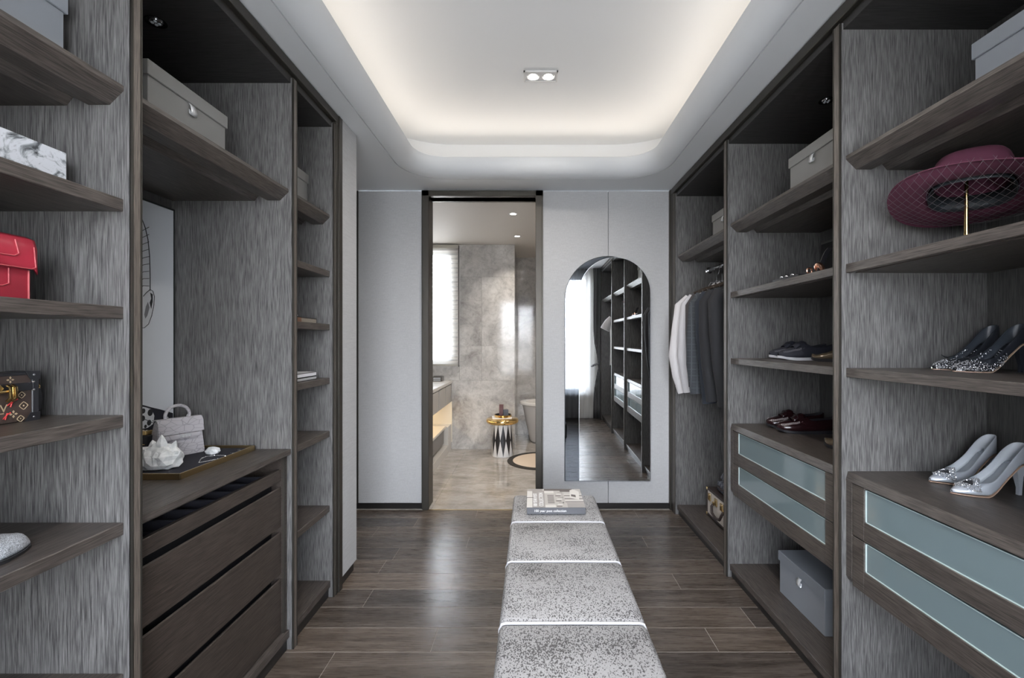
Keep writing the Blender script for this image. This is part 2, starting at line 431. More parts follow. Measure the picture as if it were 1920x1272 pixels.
# ---------------------------------------------------------------- door frame into the bathroom
df = struct(thing('door_1', None, None))
XL, XR, ZD = -.8215, .0886, 2.392
def jamb(s, xo, xi):
    bm = new(); box(bm, xo, xi, YW-.022, YW+.02, 0, ZD, .002); box(bm, xo+.010*s, xi+.004*s, YW-.03, YW-.02, 0, ZD-.010, .002)
    obj('architrave', bm, BRZ, df)
    bm = new(); box(bm, xo+.02*s, xi-.003*s, YW+.02, YW+.145, 0, ZD-.04); obj('jamb', bm, BRZ, df)
jamb(1, XL, XL+.052); jamb(-1, XR, XR-.052)
bm = new(); box(bm, XL, XR, YW-.022, YW+.02, ZD-.040, ZD, .002); box(bm, XL+.01, XR-.01, YW-.03, YW-.02, ZD-.044, ZD-.010, .002); obj('architrave', bm, BRZ, df)
bm = new(); box(bm, XL+.03, XR-.03, YW+.02, YW+.145, ZD-.039, ZD); obj('head_jamb', bm, BRZ, df)
bm = new(); box(bm, XL+.05, XR-.05, 3.398, 3.410, -.01, .0015); obj('threshold', bm, BRASSD, df)

# ---------------------------------------------------------------- metal trims framing the wardrobes
tr = struct(thing('trim_1', None, None))
bm = new(); box(bm, -1.0, -.962, 2.283, 2.322, 0, 2.393, .002); box(bm, -1.02, -.968, 2.258, 2.283, 0, 2.36, .002); obj('post', bm, BRZ, tr)
bm = new(); box(bm, -1.02, -.966, YN, 2.30, 2.352, 2.393, .002); box(bm, -1.02, -.985, YN, 2.30, 2.338, 2.352); obj('head', bm, BRZ, tr)
tr = struct(thing('trim_2', None, None))
bm = new(); box(bm, 1.036, 1.09, 3.40, YW, 0, 2.393, .002); box(bm, 1.044, 1.09, 3.345, 3.40, 0, 2.36, .002); obj('post', bm, BRZ, tr)
bm = new(); box(bm, 1.042, 1.09, YN, 3.41, 2.352, 2.393, .002); box(bm, 1.062, 1.10, YN, 3.40, 2.338, 2.352, 0); obj('head', bm, BRZ, tr)

# ---------------------------------------------------------------- wardrobes
def shelf_obj(parent, s, front, back, y0, y1, zt, bevel=False, groove=False):
    d = abs(back-front); X = lambda q: front+s*q
    bm = new()
    if bevel:
        pr = [(0, zt), (0, zt-.012), (.034, zt-.046), (.086, zt-.046), (.122, zt-.027), (.139, zt-.048), (d, zt-.048), (d, zt)]
        prism(bm, [(X(a), b) for a, b in pr], 1, y0, y1)
    elif groove:
        t = .030
        pr = [(0, zt), (0, zt-t+.002), (.002, zt-t), (.014, zt-t), (.014, zt-t+.012), (.034, zt-t+.012), (.034, zt-t), (d, zt-t), (d, zt)]
        prism(bm, [(X(a), b) for a, b in pr], 1, y0, y1)
    else:
        box(bm, X(0), X(d), y0, y1, zt-.030, zt, .0015)
    o = obj('shelf', bm, WH, parent)
    if groove:
        bm = new(); box(bm, X(.016), X(.032), y0+.004, y1-.004, zt-.020, zt-.0185); obj('light_channel', bm, ALU, o)
    return o
def bay(s, F_, S_, B_, y0, y1, label, side_far=None, side_near=None, zb=.075, shelves=(), rod=False):
    """one wardrobe bay between y0 (near) and y1 (far); s = outward sign"""
    t = thing('wardrobe_bay', label, 'wardrobe', ((S_+B_)/2, (y0+y1)/2, 0))
    X = lambda a, q: a+s*q
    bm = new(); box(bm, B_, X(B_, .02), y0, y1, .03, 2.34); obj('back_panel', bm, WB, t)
    bm = new(); box(bm, X(F_, .012), B_, y0, y1, 2.318, 2.343, .001); obj('top_panel', bm, WT, t)
    bm = new(); box(bm, X(S_, -.004), B_, y0, y1, zb-.032, zb, .0015); obj('base_panel', bm, WH, t)
    bm = new(); box(bm, X(S_, .006), B_, y0, y1, 0, zb-.032); obj('plinth', bm, PLN, t)
    for yy in (side_far, side_near):
        if yy:
            bm = new(); box(bm, X(F_, .005), X(B_, .02), yy[0], yy[1], 0, 2.34); o = obj('side_panel', bm, WV, t)
            bm = new(); box(bm, F_, X(F_, .006), yy[0]+.004, yy[1]-.004, .0, 2.34, .001); obj('edge_strip', bm, WX, o)
            bm = new(); box(bm, X(F_, -.001), X(F_, .007), yy[0], yy[0]+.003, 0, 2.34); box(bm, X(F_, -.001), X(F_, .007), yy[1]-.003, yy[1], 0, 2.34); obj('metal_inlay', bm, BRZ, o)
    for sh in shelves:
        shelf_obj(t, s, S_, B_, y0, y1, sh[0], *(sh[1:]))
    if rod:
        bm = new(); xr = X(S_, .224)
        tube(bm, [(xr, y0, 1.775), (xr, y1, 1.775)], .0125, 14); obj('hanging_rod', bm, CHR, t, smooth=True)
        for yy, q in ((y0, 1), (y1, -1)):
            bm = new(); lathe(bm, [(.024, 0), (.024, .006), (.016, .010), (.016, .022)], 16)
            bm.transform(Matrix.Translation((xr, yy, 1.775)) @ Matrix.Rotation(-q*PI/2, 4, 'X')); obj('rod_socket', bm, CHR, t, smooth=True)
    return t
LV = [(1.884, True), (1.608,), (1.346,), (1.082,), (.820,), (.452,)]
bay(-1, LF, LS, LB, .155, 1.109, 'tall open shelving bay nearest the camera on the left, holding the red bag', (1.109, 1.137), (.127, .155), .082, LV)
bay(-1, LF, LS, LB, 1.137, 1.862, 'left wardrobe bay with pale portrait panel above the drawer chest', (1.862, 1.890), None, .082, [(1.884, True)])
bay(-1, LF, LS, LB, 1.890, 2.243, 'narrow open shelving bay at the far end of the left wardrobes', (2.243, 2.262), None, .082, LV)
bay(-1, LF, LS, LB, YN+.14, .127, 'left shelving bay beside the window, left of the red bag bay', None, (YN+.112, YN+.14), .082, LV)
RSH = [(1.890, True), (1.523, False, True), (1.171,)]
bay(1, RF, RS, RB, 2.470, 3.315, 'right wardrobe hanging bay with shirts and jackets beside the far wall', (3.315, 3.345), None, .070, [(1.885, True)], True)
bay(1, RF, RS, RB, 1.5755, 2.436, 'right wardrobe bay with loafers above frosted glass drawers', (2.436, 2.470), None, .070, RSH)
bay(1, RF, RS, RB, .682, 1.5427, 'right wardrobe bay with burgundy hat and pumps above frosted glass drawers', (1.5427, 1.5755), (.649, .682), .070, RSH)
bay(1, RF, RS, RB, YN+.14, .649, 'right hanging bay with a two-tone tee beside the window, seen in the mirror', None, (YN+.112, YN+.14), .070, [(1.890, True)], True)

# frosted glass drawer units on the right
def glass_drawers(y0, y1, label):
    t = thing('drawer_unit', label, 'drawers', ((RS+RB)/2, (y0+y1)/2, .452))
    bm = new(); prism(bm, [(RS-.002, .792), (RS+.006, .821), (RB, .821), (RB, .792)], 1, y0, y1); obj('countertop', bm, WH, t)
    for a, b in ((y1-.026, y1), (y0, y0+.026)):
        bm = new(); prism(bm, [(RS+.02, .452), (RS+.006, .457), (RS, .47), (RS, .792), (RB, .792), (RB, .452)], 1, a, b); obj('side_panel', bm, WH, t)
    bm = new(); box(bm, RS+.03, RB, y0+.026, y1-.026, .458, .474); box(bm, RS+.035, RS+.05, y0+.026, y1-.026, .474, .79); obj('carcass', bm, BLK, t)
    a, b = y0+.027, y1-.027
    for z0, z1, g0, g1 in ((.6185, .789, .679, .784), (.449, .6145, .519, .612)):
        bm = new()
        box(bm, RS+.002, RS+.024, b-.052, b, z0, z1, .0012); box(bm, RS+.002, RS+.024, a, a+.052, z0, z1, .0012)
        box(bm, RS+.002, RS+.024, a+.052, b-.052, z0, g0, .0012); d = obj('drawer', bm, WH, t)
        bm = new(); box(bm, RS+.0085, RS+.0135, a+.053, b-.053, g0+.001, g1, .0004); obj('glass_pane', bm, GLASS, d)
        bm = new(); box(bm, RS+.006, RS+.0085, a+.052, a+.056, g0, g1); box(bm, RS+.006, RS+.0085, b-.056, b-.052, g0, g1)
        box(bm, RS+.006, RS+.0085, a+.052, b-.052, g0, g0+.0025); box(bm, RS+.006, RS+.0085, a+.052, b-.052, g1-.0015, g1); obj('glass_bead', bm, GEDGE, d)
    return t
glass_drawers(1.577, 2.4345, 'pair of frosted glass drawers under the burgundy loafers')
glass_drawers(.683, 1.5415, 'pair of frosted glass drawers under the silver pumps')

# drawer chest on the left
dc = thing('drawer_chest', 'dark brown wooden drawer chest under the black tray', 'drawers', (-1.23, 1.5, .082))
ya, yb = 1.139, 1.860
bm = new(); prism(bm, [(-.987, .797), (-.982, .802), (-.982, .821), (LB+.001, .821), (LB+.001, .797)], 1, ya, yb); obj('countertop', bm, WH, dc)
for a, b in ((yb-.020, yb), (ya, ya+.020)):
    bm = new(); box(bm, -.998, LB+.001, a, b, .083, .797); obj('side_panel', bm, WD, dc)
    bm = new(); q = a+.001 if a > 1.5 else b-.001; box(bm, -.997, -1.006, q-.002, q+.002, .083, .79); obj('metal_inlay', bm, BRZ, dc)
bm = new(); box(bm, -1.050, -1.065, ya+.02, yb-.02, .083, .70); obj('carcass', bm, BLK, dc)
# open display tray under the top
bm = new(); box(bm, -1.010, -1.026, ya+.022, yb-.022, .697, .745, .001); dr = obj('drawer', bm, WD, dc)
bm = new(); box(bm, -1.026, LB+.01, ya+.022, yb-.022, .700, .708); obj('velvet_lining', bm, BLACKV, dr)
for i in range(1, 8):
    yy = ya+.022+(yb-ya-.044)*i/8
    bm = new(); box(bm, -1.026, LB+.01, yy-.006, yy+.006, .708, .738, .002); obj('divider', bm, BLACKV, dr)
for z0, z1 in ((.514, .674), (.326, .492), (.086, .304)):
    bm = new(); prism(bm, [(-1.010, z0), (-1.010, z1-.004), (-1.013, z1), (-1.030, z1-.012), (-1.030, z0)], 1, ya+.022, yb-.022)
    dr = obj('drawer', bm, WD, dc)
    bm = new(); box(bm, -1.031, -1.049, ya+.03, yb-.03, z1-.05, z1-.03); obj('finger_pull', bm, BLK, dr)

# recessed spotlights in the wardrobe tops
def spot(loc, label):
    t = thing('recessed_spotlight', label, 'spotlight', loc, group='wardrobe spotlights')
    bm = new(); lathe(bm, [(.029, 0), (.031, -.002), (.0305, -.004), (.024, -.003), (.020, .0)], 32); obj('ring', bm, mat('black_ring', (.012, .012, .013), .25, .6), t, world=False, smooth=True)
    bm = new(); lathe(bm, [(.0195, -.001), (.018, -.004), (.012, -.006), (.004, -.0065)], 24); obj('reflector', bm, CHR, t, world=False, smooth=True)
    for k in range(4):
        bm = new(); a = k*PI/2+.5; ell(bm, (.009*math.cos(a), .009*math.sin(a), -.006), (.0055, .0055, .004), 10, 6); obj('lens', bm, mat('lens_glass', (.6, .65, .68), .05, 0), t, world=False, smooth=True)
    return t
spot((-1.239, 1.502, 2.318), 'round recessed spotlight in the left wardrobe ceiling above a grey box')
spot((1.294, 1.9936, 2.318), 'round recessed spotlight in the right wardrobe ceiling above a grey box')
# ---------------------------------------------------------------- bathroom shell
wb = struct(thing('wall_bathroom', None, None))
BY, BY2, BX = 5.31, 6.14, -.193
def wtile(x0, x1, z0, z1, y=BY):
    bm = new(); box(bm, x0+.0008, x1-.0008, y, y+.012, z0+.0008, z1-.0008, .0006); obj('marble_tile', bm, MARW, wb)
for a in ((-.834, BX, 2.01, 2.39), (-.834, -.577, 1.203, 2.01), (-.577, BX, 1.203, 2.01), (-.834, -.577, .803, 1.203), (-.577, BX, .803, 1.203),
          (-.93, BX, 0, .803), (-1.45, -.834, .803, .985)): wtile(*a)
for z0, z1 in ((1.60, 2.39), (.80, 1.60), (0, .80)):
    wtile(BX, .60, z0, z1, BY2); wtile(.60, 1.5, z0, z1, BY2)
    bm = new(); box(bm, BX-.012, BX, BY+.012, BY2, z0+.0008, z1-.0008); obj('marble_tile', bm, MARW, wb)
GP = mat('bath_plaster', (.60, .57, .54), .6)
bm = new(); wx0, wx1, wz0, wz1 = -1.36, -.915, 1.03, 2.31
box(bm, -1.60, wx0, BY+.012, BY+.14, 0, 2.5); box(bm, wx1, BX-.012, BY+.012, BY+.14, 0, 2.5); box(bm, wx0, wx1, BY+.012, BY+.14, 0, wz0); box(bm, wx0, wx1, BY+.012, BY+.14, wz1, 2.5)
box(bm, BX-.1, BX-.012, BY+.14, BY2+.1, 0, 2.5); box(bm, BX-.1, 1.6, BY2+.012, BY2+.12, 0, 2.5); box(bm, 1.5, 1.6, YW+.12, BY2+.1, 0, 2.5)
box(bm, -1.60, -1.45, YW+.12, BY+.1, 0, 2.5); obj('wall_core', bm, GP, wb)
bm = new(); box(bm, -1.6, 1.6, YW+.12, BY2+.1, 2.39, 2.45); struct(obj('ceiling_bathroom', bm, mat('bath_ceiling_paint', (.66, .63, .60), .6)))
wi2 = struct(thing('window_2', None, None))
bm = new(); box(bm, wx0, wx0+.04, BY+.06, BY+.10, wz0, wz1); box(bm, wx1-.04, wx1, BY+.06, BY+.10, wz0, wz1); box(bm, wx0, wx1, BY+.06, BY+.10, wz0, wz0+.04); box(bm, wx0, wx1, BY+.06, BY+.10, wz1-.04, wz1); obj('window_frame', bm, fr, wi2)
bm = new(); box(bm, wx0+.04, wx1-.04, BY+.078, BY+.084, wz0+.04, wz1-.04); obj('pane', bm, PANE, wi2)

bl = thing('window_blind', 'white layered fabric blind glowing with daylight in the bathroom', 'blind', (-1.12, 5.285, .97))
bm = new(); box(bm, -1.42, -.842, 5.255, 5.305, 2.335, 2.378, .004); obj('cassette', bm, mat('blind_rail', (.42, .40, .36), .4, .4), bl)
bm = new(); box(bm, -1.42, -.850, 5.272, 5.292, .975, .992, .003); obj('bottom_rail', bm, MATS['blind_rail'], bl)
bm = new(); box(bm, -.844, -.838, 5.26, 5.305, .965, 2.37); obj('side_channel', bm, mat('blind_channel', (.10, .095, .09), .5), bl)
for i in range(25):
    z = .995+i*.0535; bm = new()
    pts = [(-1.42, 5.283-.010*math.sin(PI*j/4)) for j in range(5)]
    loft(bm, [[(-1.42, 5.285-.012*math.sin(PI*j/4), z+.036*j/4) for j in range(5)], [(-.852, 5.285-.012*math.sin(PI*j/4), z+.036*j/4) for j in range(5)]], closed=False)
    obj('slat', bm, BLIND, bl, smooth=True)
bm = new(); flat(bm, [(-1.42, 5.288, .99), (-.852, 5.288, .99), (-.852, 5.288, 2.34), (-1.42, 5.288, 2.34)]); obj('gauze', bm, BLINDS, bl)

# vanity
va = thing('vanity_unit', 'pale stone vanity with a warm lit open niche in the bathroom', 'vanity', (-1.18, 4.5, 0))
bm = new(); box(bm, -1.449, -.915, 3.72, 5.305, .775, .807, .003); obj('countertop', bm, STONE, va)
bm = new(); box(bm, -1.449, -.935, 3.72, 5.305, .56, .775); obj('apron_core', bm, STONE, va)
for i in range(4):
    y1 = 5.25-i*.36; bm = new(); box(bm, -.935, -.922, y1-.325, y1, .562, .762, .002); obj('drawer_front', bm, mat('grey_limestone', (.36, .345, .325), .35), va)
bm = new(); box(bm, -1.44, -.955, 3.74, 5.09, .285, .312, .003); obj('lower_top', bm, mat('cream_stone', (.66, .61, .52), .3), va)
bm = new(); box(bm, -1.44, -.975, 3.74, 5.07, .12, .278); obj('lower_drawer', bm, mat('taupe_lacquer', (.13, .115, .10), .3), va)
bm = new(); box(bm, -1.449, -.93, 3.72, 5.305, 0, .09); box(bm, -1.449, -.93, 5.10, 5.305, .09, .30, .003); obj('base_step', bm, STONE, va)
bm = new(); box(bm, -1.449, -.92, 5.29, 5.308, .09, .56); obj('end_panel', bm, MATS['cream_stone'], va)
bm = new(); box(bm, -1.30, -1.28, 3.7, 5.25, .553, .559); obj('light_strip', bm, LEDV, va)
bx = thing('tissue_box', 'small dark metal tissue box on the stone vanity top', 'tissue box', (-1.063, 5.19, .807))
bm = new(); box(bm, -.057, .057, -.06, .06, 0, .055, .004); obj('body', bm, mat('dark_pewter', (.12, .11, .105), .35, .5), bx, world=False)
bm = new(); box(bm, -.04, .04, -.02, .02, .0551, .057); obj('slot', bm, BLK, bx, world=False)
for s_ in (-1, 1):
    bm = new(); box(bm, -.04, .04, -.0615, -.060, .008+.02*(s_+1)/2, .022+.02*(s_+1)/2); obj('relief_band', bm, ALU, bx, world=False)

# round side table
st = thing('side_table', 'round gold topped side table with a black and white diamond pedestal', 'side table', (-.319, 5.04, 0))
bm = new(); lathe(bm, [(.118, 0), (.120, .006), (.099, .352), (.09, .356)], 48); obj('pedestal', bm, mat('white_lacquer', (.74, .74, .75), .2), st, world=False, smooth=True, ang=30)
ND = 11
for i in range(ND):
    a = 2*PI*i/ND-PI/2+.14; da = 2*PI/ND*.5; bm = new()
    def cp(ang, z):
        r = .1205+(.0995-.1205)*z/.352; return (r*math.cos(ang), r*math.sin(ang), z)
    top, bot = bm.verts.new(cp(a, .350)), bm.verts.new(cp(a, .006))
    mid = [bm.verts.new(cp(a+da*q, .178)) for q in (-1, -.5, 0, .5, 1)]
    for p, q in zip(mid, mid[1:]): bm.faces.new((bot, q, p)); bm.faces.new((top, p, q))
    obj('diamond_inlay', bm, BLACKL, st, world=False, solid=.0016)
bm = new(); lathe(bm, [(.085, .352), (.15, .353), (.172, .362), (.180, .380), (.177, .398), (.165, .410), (.03, .411)], 56); obj('gold_top', bm, BRASS, st, world=False, smooth=True, ang=0)
TZ = .411
mg = thing('magazine', 'open pale magazine under the round tray on the gold side table', 'magazine', (-.325, 5.03, TZ), (0, 0, .12))
bm = new(); box(bm, -.105, .105, -.075, .075, 0, .012, .002); obj('pages', bm, PAPER, mg, world=False)
bm = new(); box(bm, -.107, .107, -.077, .077, .012, .0145); obj('cover', bm, WHITE, mg, world=False)
ty = thing('round_tray', 'small round black and gold tray on the bathroom side table', 'tray', (-.312, 5.035, TZ+.0145))
bm = new(); lathe(bm, [(.03, 0), (.090, 0), (.094, .004), (.096, .026), (.092, .027), (.090, .006), (.02, .005)], 40); obj('rim', bm, BRASS, ty, world=False, smooth=True)
bm = new(); lathe(bm, [(.02, .0055), (.0895, .0065), (.0915, .0265), (.0885, .0265), (.0885, .009), (.02, .008)], 40); obj('lining', bm, BLACKL, ty, world=False, smooth=True)
b1 = thing('scent_box', 'tall maroon box standing on the round bathroom tray', 'box', (-.331, 5.045, TZ+.0225))
bm = new(); box(bm, -.022, .022, -.022, .022, 0, .088, .001); obj('body', bm, mat('maroon_card', (.10, .035, .035), .5), b1, world=False)
bm = new(); box(bm, -.0222, .0222, -.0222, .0222, .0885, .125, .001); obj('lid', bm, MATS['maroon_card'], b1, world=False)
b2 = thing('scent_box', 'small slate blue box standing on the round bathroom tray', 'box', (-.284, 5.02, TZ+.0225), (0, 0, .3))
bm = new(); box(bm, -.027, .027, -.025, .025, 0, .052, .001); obj('body', bm, mat('slate_card', (.10, .105, .125), .5), b2, world=False)
bm = new(); box(bm, -.0272, .0272, -.0252, .0252, .0525, .075, .001); obj('lid', bm, MATS['slate_card'], b2, world=False)
# bath tub and rug
tb = thing('bath_tub', 'white freestanding bath tub behind the bathroom door frame', 'bath tub', (.62, 5.74, 0))
bm = new(); n = 40
def er(a, b, z): return [(a*math.cos(2*PI*k/n), b*math.sin(2*PI*k/n), z) for k in range(n)]
loft(bm, [er(.62, .27, 0), er(.64, .29, .02), er(.73, .36, .46), er(.765, .385, .475), er(.765, .385, .50), er(.755, .378, .508), er(.69, .32, .506), er(.66, .30, .45), er(.56, .22, .14), er(.3, .1, .12)])
obj('shell', bm, mat('tub_acrylic', (.74, .72, .70), .2), tb, world=False, smooth=True, ang=50)
bm = new(); tube(bm, [(.1, .33, .5), (.1, .33, .62), (.1, .28, .68), (.1, .16, .69)], .014, 10); obj('spout', bm, CHR, tb, world=False, smooth=True)
rg = thing('round_rug', 'round beige bath rug with a black border on the marble', 'rug', (.102, 4.795, 0))
bm = new(); lathe(bm, [(.2, .0005), (.352, .0005), (.354, .005), (.350, .009), (.296, .009), (.295, .0005)], 64); obj('border', bm, mat('black_rug_pile', (.03, .027, .025), .95), rg, world=False, smooth=True)
bm = new(); lathe(bm, [(.294, .001), (.295, .008), (.28, .0095), (.02, .0095)], 64); obj('centre', bm, mat('beige_rug_pile', (.60, .50, .41), .95), rg, world=False, smooth=True)
for i, (x, y) in enumerate(((-.16, 4.03), (-.149, 4.886), (.75, 4.03), (.75, 4.886))):  # last two are unseen lamps, added to help light the bathroom
    t = thing('bathroom_downlight', ('round bathroom ceiling downlight nearer the doorway', 'round bathroom ceiling downlight farther from the doorway', 'added bathroom downlight, unseen right of the door frame, near one', 'added bathroom downlight, unseen right of the door frame, far one')[i], 'downlight', (x, y, 2.39), group='bathroom downlights')
    bm = new(); lathe(bm, [(.040, 0), (.042, -.003), (.030, -.004), (.027, -.001)], 28); obj('ring', bm, WHITE, t, world=False, smooth=True)
    bm = new(); lathe(bm, [(.025, -.0005), (.025, -.002)], 20); obj('lens', bm, LAMP, t, world=False)
    sp = bpy.data.lights.new('bathroom_beam', 'SPOT'); sp.energy = 34; sp.color = (1, .91, .80); sp.spot_size = 2.2; sp.spot_blend = .9; sp.shadow_soft_size = .03
    so = bpy.data.objects.new('bathroom_beam', sp); C.objects.link(so); so.parent = t; so.location = (0, 0, -.02)

# ---------------------------------------------------------------- arched mirror
am = thing('arched_mirror', 'arched wall mirror with a smoked glass crescent on its left', 'mirror', (.573, YW-.003, .211), (math.radians(.2), 0, math.radians(-.4)))
def arch(x0, x1, h, n=28):
    r = (x1-x0)/2; c = (x0+x1)/2
    return [(x0, 0), (x1, 0)]+[(c+r*math.cos(PI*i/n), h-r+r*math.sin(PI*i/n)) for i in range(n+1)]
bm = new(); prism(bm, arch(-.3225, .3225, 1.689), 1, -.012, 0); obj('edge', bm, MIRE, am, world=False)
bm = new(); prism(bm, arch(-.318, .318, 1.684), 1, -.0135, -.0121); obj('smoked_glass', bm, MIRD, am, world=False)
bm = new(); prism(bm, [(x, z+.003) for x, z in arch(-.215, .3195, 1.676)], 1, -.0165, -.0136); obj('bright_edge', bm, ALU, am, world=False)
bm = new(); prism(bm, [(x, z+.0055) for x, z in arch(-.2125, .317, 1.671)], 1, -.018, -.0166); obj('silver_glass', bm, MIR, am, world=False)

# ---------------------------------------------------------------- curtains at the window behind the camera
def wavy(x0, x1, y, z0, z1, amp, n, pinch=None):
    bm = new(); cols = []
    N = n*8; Z = [z0+(z1-z0)*k/12 for k in range(13)]
    rings = []
    for k, z in enumerate(Z):
        row = []
        for i in range(N+1):
            u = i/N; x = x0+(x1-x0)*u
            if pinch:
                g = math.exp(-((z-pinch[1])/.28)**2); x = x*(1-g*.72)+pinch[0]*g*.72
            row.append((x, y+amp*math.sin(u*n*2*PI+.5*math.sin(z*2))*(.8+.4*k/12), z))
        rings.append(row)
    return loft(bm, rings, closed=False)
sc_ = obj('sheer_curtain', wavy(-.95, 1.0, -.435, .012, 2.385, .018, 22), SHEER, smooth=True, ang=0); tag(sc_, 'white sheer curtain across the window, reflected in the mirror', 'curtain')
drm = mat('striped_drape', (.12, .12, .125), .8)
_f = noise(drm, coord(drm, (140, 1, .3)), 1, 2); setc(drm, ramp(drm, _f, [(.4, (.06, .06, .065)), (.6, (.30, .30, .31))]))
for (x0, x1, px, lb) in ((.925, 1.04, 1.035, 'dark striped drape tied back beside the right wardrobes, reflected in the mirror'), (-.955, -.78, -.95, 'dark striped drape tied back beside the left wardrobes')):
    t = thing('drape', lb, 'curtain', (px, -.375, 0), group='striped drapes')
    obj('cloth', wavy(x0, x1, -.375, .012, 2.385, .020, 5, (px, .86)), drm, t, smooth=True, ang=0, solid=.003)
    bm = new(); tube(bm, [(px+(.055 if px < 0 else -.085)+.05*math.cos(a), -.375+.034*math.sin(a), .86+.02*math.cos(a)) for a in [2*PI*i/20 for i in range(20)]], .014, 8, True); obj('tieback', bm, drm, t, smooth=True)

# ---------------------------------------------------------------- bench with its book
bf_ = mat('speckled_silver_jacquard', (.55, .53, .52), .5, 0)
_v = noise(bf_, coord(bf_, (300, 180, 180)), 1, 2, .5); _v2 = noise(bf_, coord(bf_, (5, 9, 9)), 1, 3); 
_n = bf_.node_tree.nodes; _l = bf_.node_tree.links
_ma = _n.new('ShaderNodeMath'); _ma.operation = 'MULTIPLY_ADD'; _l.new(_v2, _ma.inputs[0]); _ma.inputs[1].default_value = .34; _l.new(_v, _ma.inputs[2])
_c = ramp(bf_, _ma.outputs[0], [(.0, (.32, .31, .307)), (.715, (.345, .334, .330)), (.735, (.06, .057, .057))])
_w = noise(bf_, coord(bf_, (40, 500, 500)), 1, 2); _c = mixc(bf_, .35, _c, ramp(bf_, _w, [(.3, (.75, .75, .75)), (.7, (1.2, 1.2, 1.2))]), 'MULTIPLY')
setc(bf_, _c); bump(bf_, _w, .3, .0008); JACQ = bf_
SATIN = mat('white_satin_piping', (.60, .59, .61), .3)
bn = thing('bench', 'long upholstered bench in speckled silver fabric down the middle', 'bench', (.12, 1.49, 0))
seams = [2.408, 2.046, 1.679, 1.312, .945, .578]
for b, a in zip(seams, seams[1:]):
    bm = new(); box(bm, .12-.213, .12+.213, a+.003, b-.003, .30, .452, .02, 3)
    for v in bm.verts:
        if v.co.z > .44:
            u = (v.co.x-.12)/.213; vv = (v.co.y-(a+b)/2)/((b-a)/2); v.co.z += .004*(1-u*u)*(1-vv*vv)
    obj('cushion', bm, JACQ, bn, smooth=True, ang=60)
for y in seams[1:-1]:
    bm = new(); tube(bm, [(.12-.211, y, .30), (.12-.211, y, .43), (.12-.205, y, .444), (.12-.193, y, .4475), (.12, y, .4485), (.12+.193, y, .4475), (.12+.205, y, .444), (.12+.211, y, .43), (.12+.211, y, .30)], .0042, 8); obj('piping', bm, SATIN, bn, smooth=True)
bm = new(); box(bm, .12-.20, .12+.20, .59, 2.396, .262, .300, .004); obj('base_frame', bm, mat('bench_dark_wood', (.03, .026, .024), .4), bn)
for x in (-.06, .30):
    for y in (.64, 2.345):
        bm = new(); box(bm, x-.016, x+.016, y-.016, y+.016, 0, .262, .003); obj('leg', bm, BRZ, bn)
bk = thing('coffee_table_book', 'large grey photo book lying on the far end of the bench', 'book', (.1165, 2.25, .4565))
bm = new(); box(bm, -.133, .132, -.126, .13, .0025, .0275); obj('pages', bm, PAPER, bk, world=False)
bm = new(); box(bm, -.137, .137, -.131, .135, 0, .0025); box(bm, -.137, .137, -.131, .135, .0275, .030); box(bm, -.137, .137, -.134, -.1285, 0, .030, .001)
cv = obj('cover', bm, mat('slate_book_cover', (.085, .087, .098), .4), bk, world=False)
DW = mat('print_white', (.70, .67, .63), .5); DG = mat('print_grey', (.36, .33, .31), .5); DB = mat('print_brown', (.115, .095, .085), .5); DM = mat('print_mid', (.50, .47, .44), .5)
def pr(x0, x1, y0, y1, m, k=1):
    bm = new(); box(bm, x0, x1, y0, y1, .0300, .0300+.0002*k); obj('print', bm, m, cv, world=False)
pr(-.137, .137, -.130, .135, DM, 1); pr(-.137, -.111, -.13, .10, DW, 2); pr(-.137, -.060, .105, .135, DG, 2); pr(-.111, -.050, -.13, .105, DG, 2)
pr(-.05, -.002, .07, .105, DW, 2); pr(-.05, .0, -.13, -.095, DW, 2); pr(-.05, .03, .106, .135, DB, 2); pr(.03, .105, .09, .135, DB, 3); pr(.055, .137, -.13, -.07, DG, 2)
pr(-.137, -.105, .0, .008, DB, 3)
for i in range(7): pr(-.036, -.004, -.075+i*.018, -.068+i*.018, DB, 3)
for i in range(9): pr(.004+.006*(i % 3), .030+.006*(i % 3), -.12+i*.024, -.110+i*.024, (DB, DW, DG)[i % 3], 3)
for i in range(6): pr(.048, .137, -.06+i*.022, -.053+i*.022, (DB, DW)[i % 2], 3)
pr(.034, .046, -.10, .08, DM, 3)
bm = new(); flat(bm, [(.075, .0, .0311), (.118, -.03, .0311), (.128, .09, .0311), (.10, .13, .0311), (.082, .11, .0311)]); obj('print', bm, DW, cv, world=False)
bm = new(); flat(bm, [(.082, .02, .0313), (.105, .005, .0313), (.106, .04, .0313), (.085, .05, .0313)]); obj('print', bm, DB, cv, world=False)
PW_ = mat('print_lettering', (.80, .79, .77), .5)
text('spine_lettering', '100 year post collection', .0155, PW_, bk, Matrix.Translation((-.104, -.1342, .0155)) @ Matrix.Rotation(PI/2, 4, 'X'))
text('cover_lettering', '100 YEAR POST', .026, PW_, bk, Matrix.Translation((-.096, -.12, .0308)) @ Matrix.Rotation(PI/2, 4, 'Z') @ Matrix.Scale(1.05, 4, (1, 0, 0)))
text('cover_lettering', 'COLLECTION', .030, PW_, bk, Matrix.Translation((-.067, -.115, .0308)) @ Matrix.Rotation(PI/2, 4, 'Z') @ Matrix.Scale(1.05, 4, (1, 0, 0)))

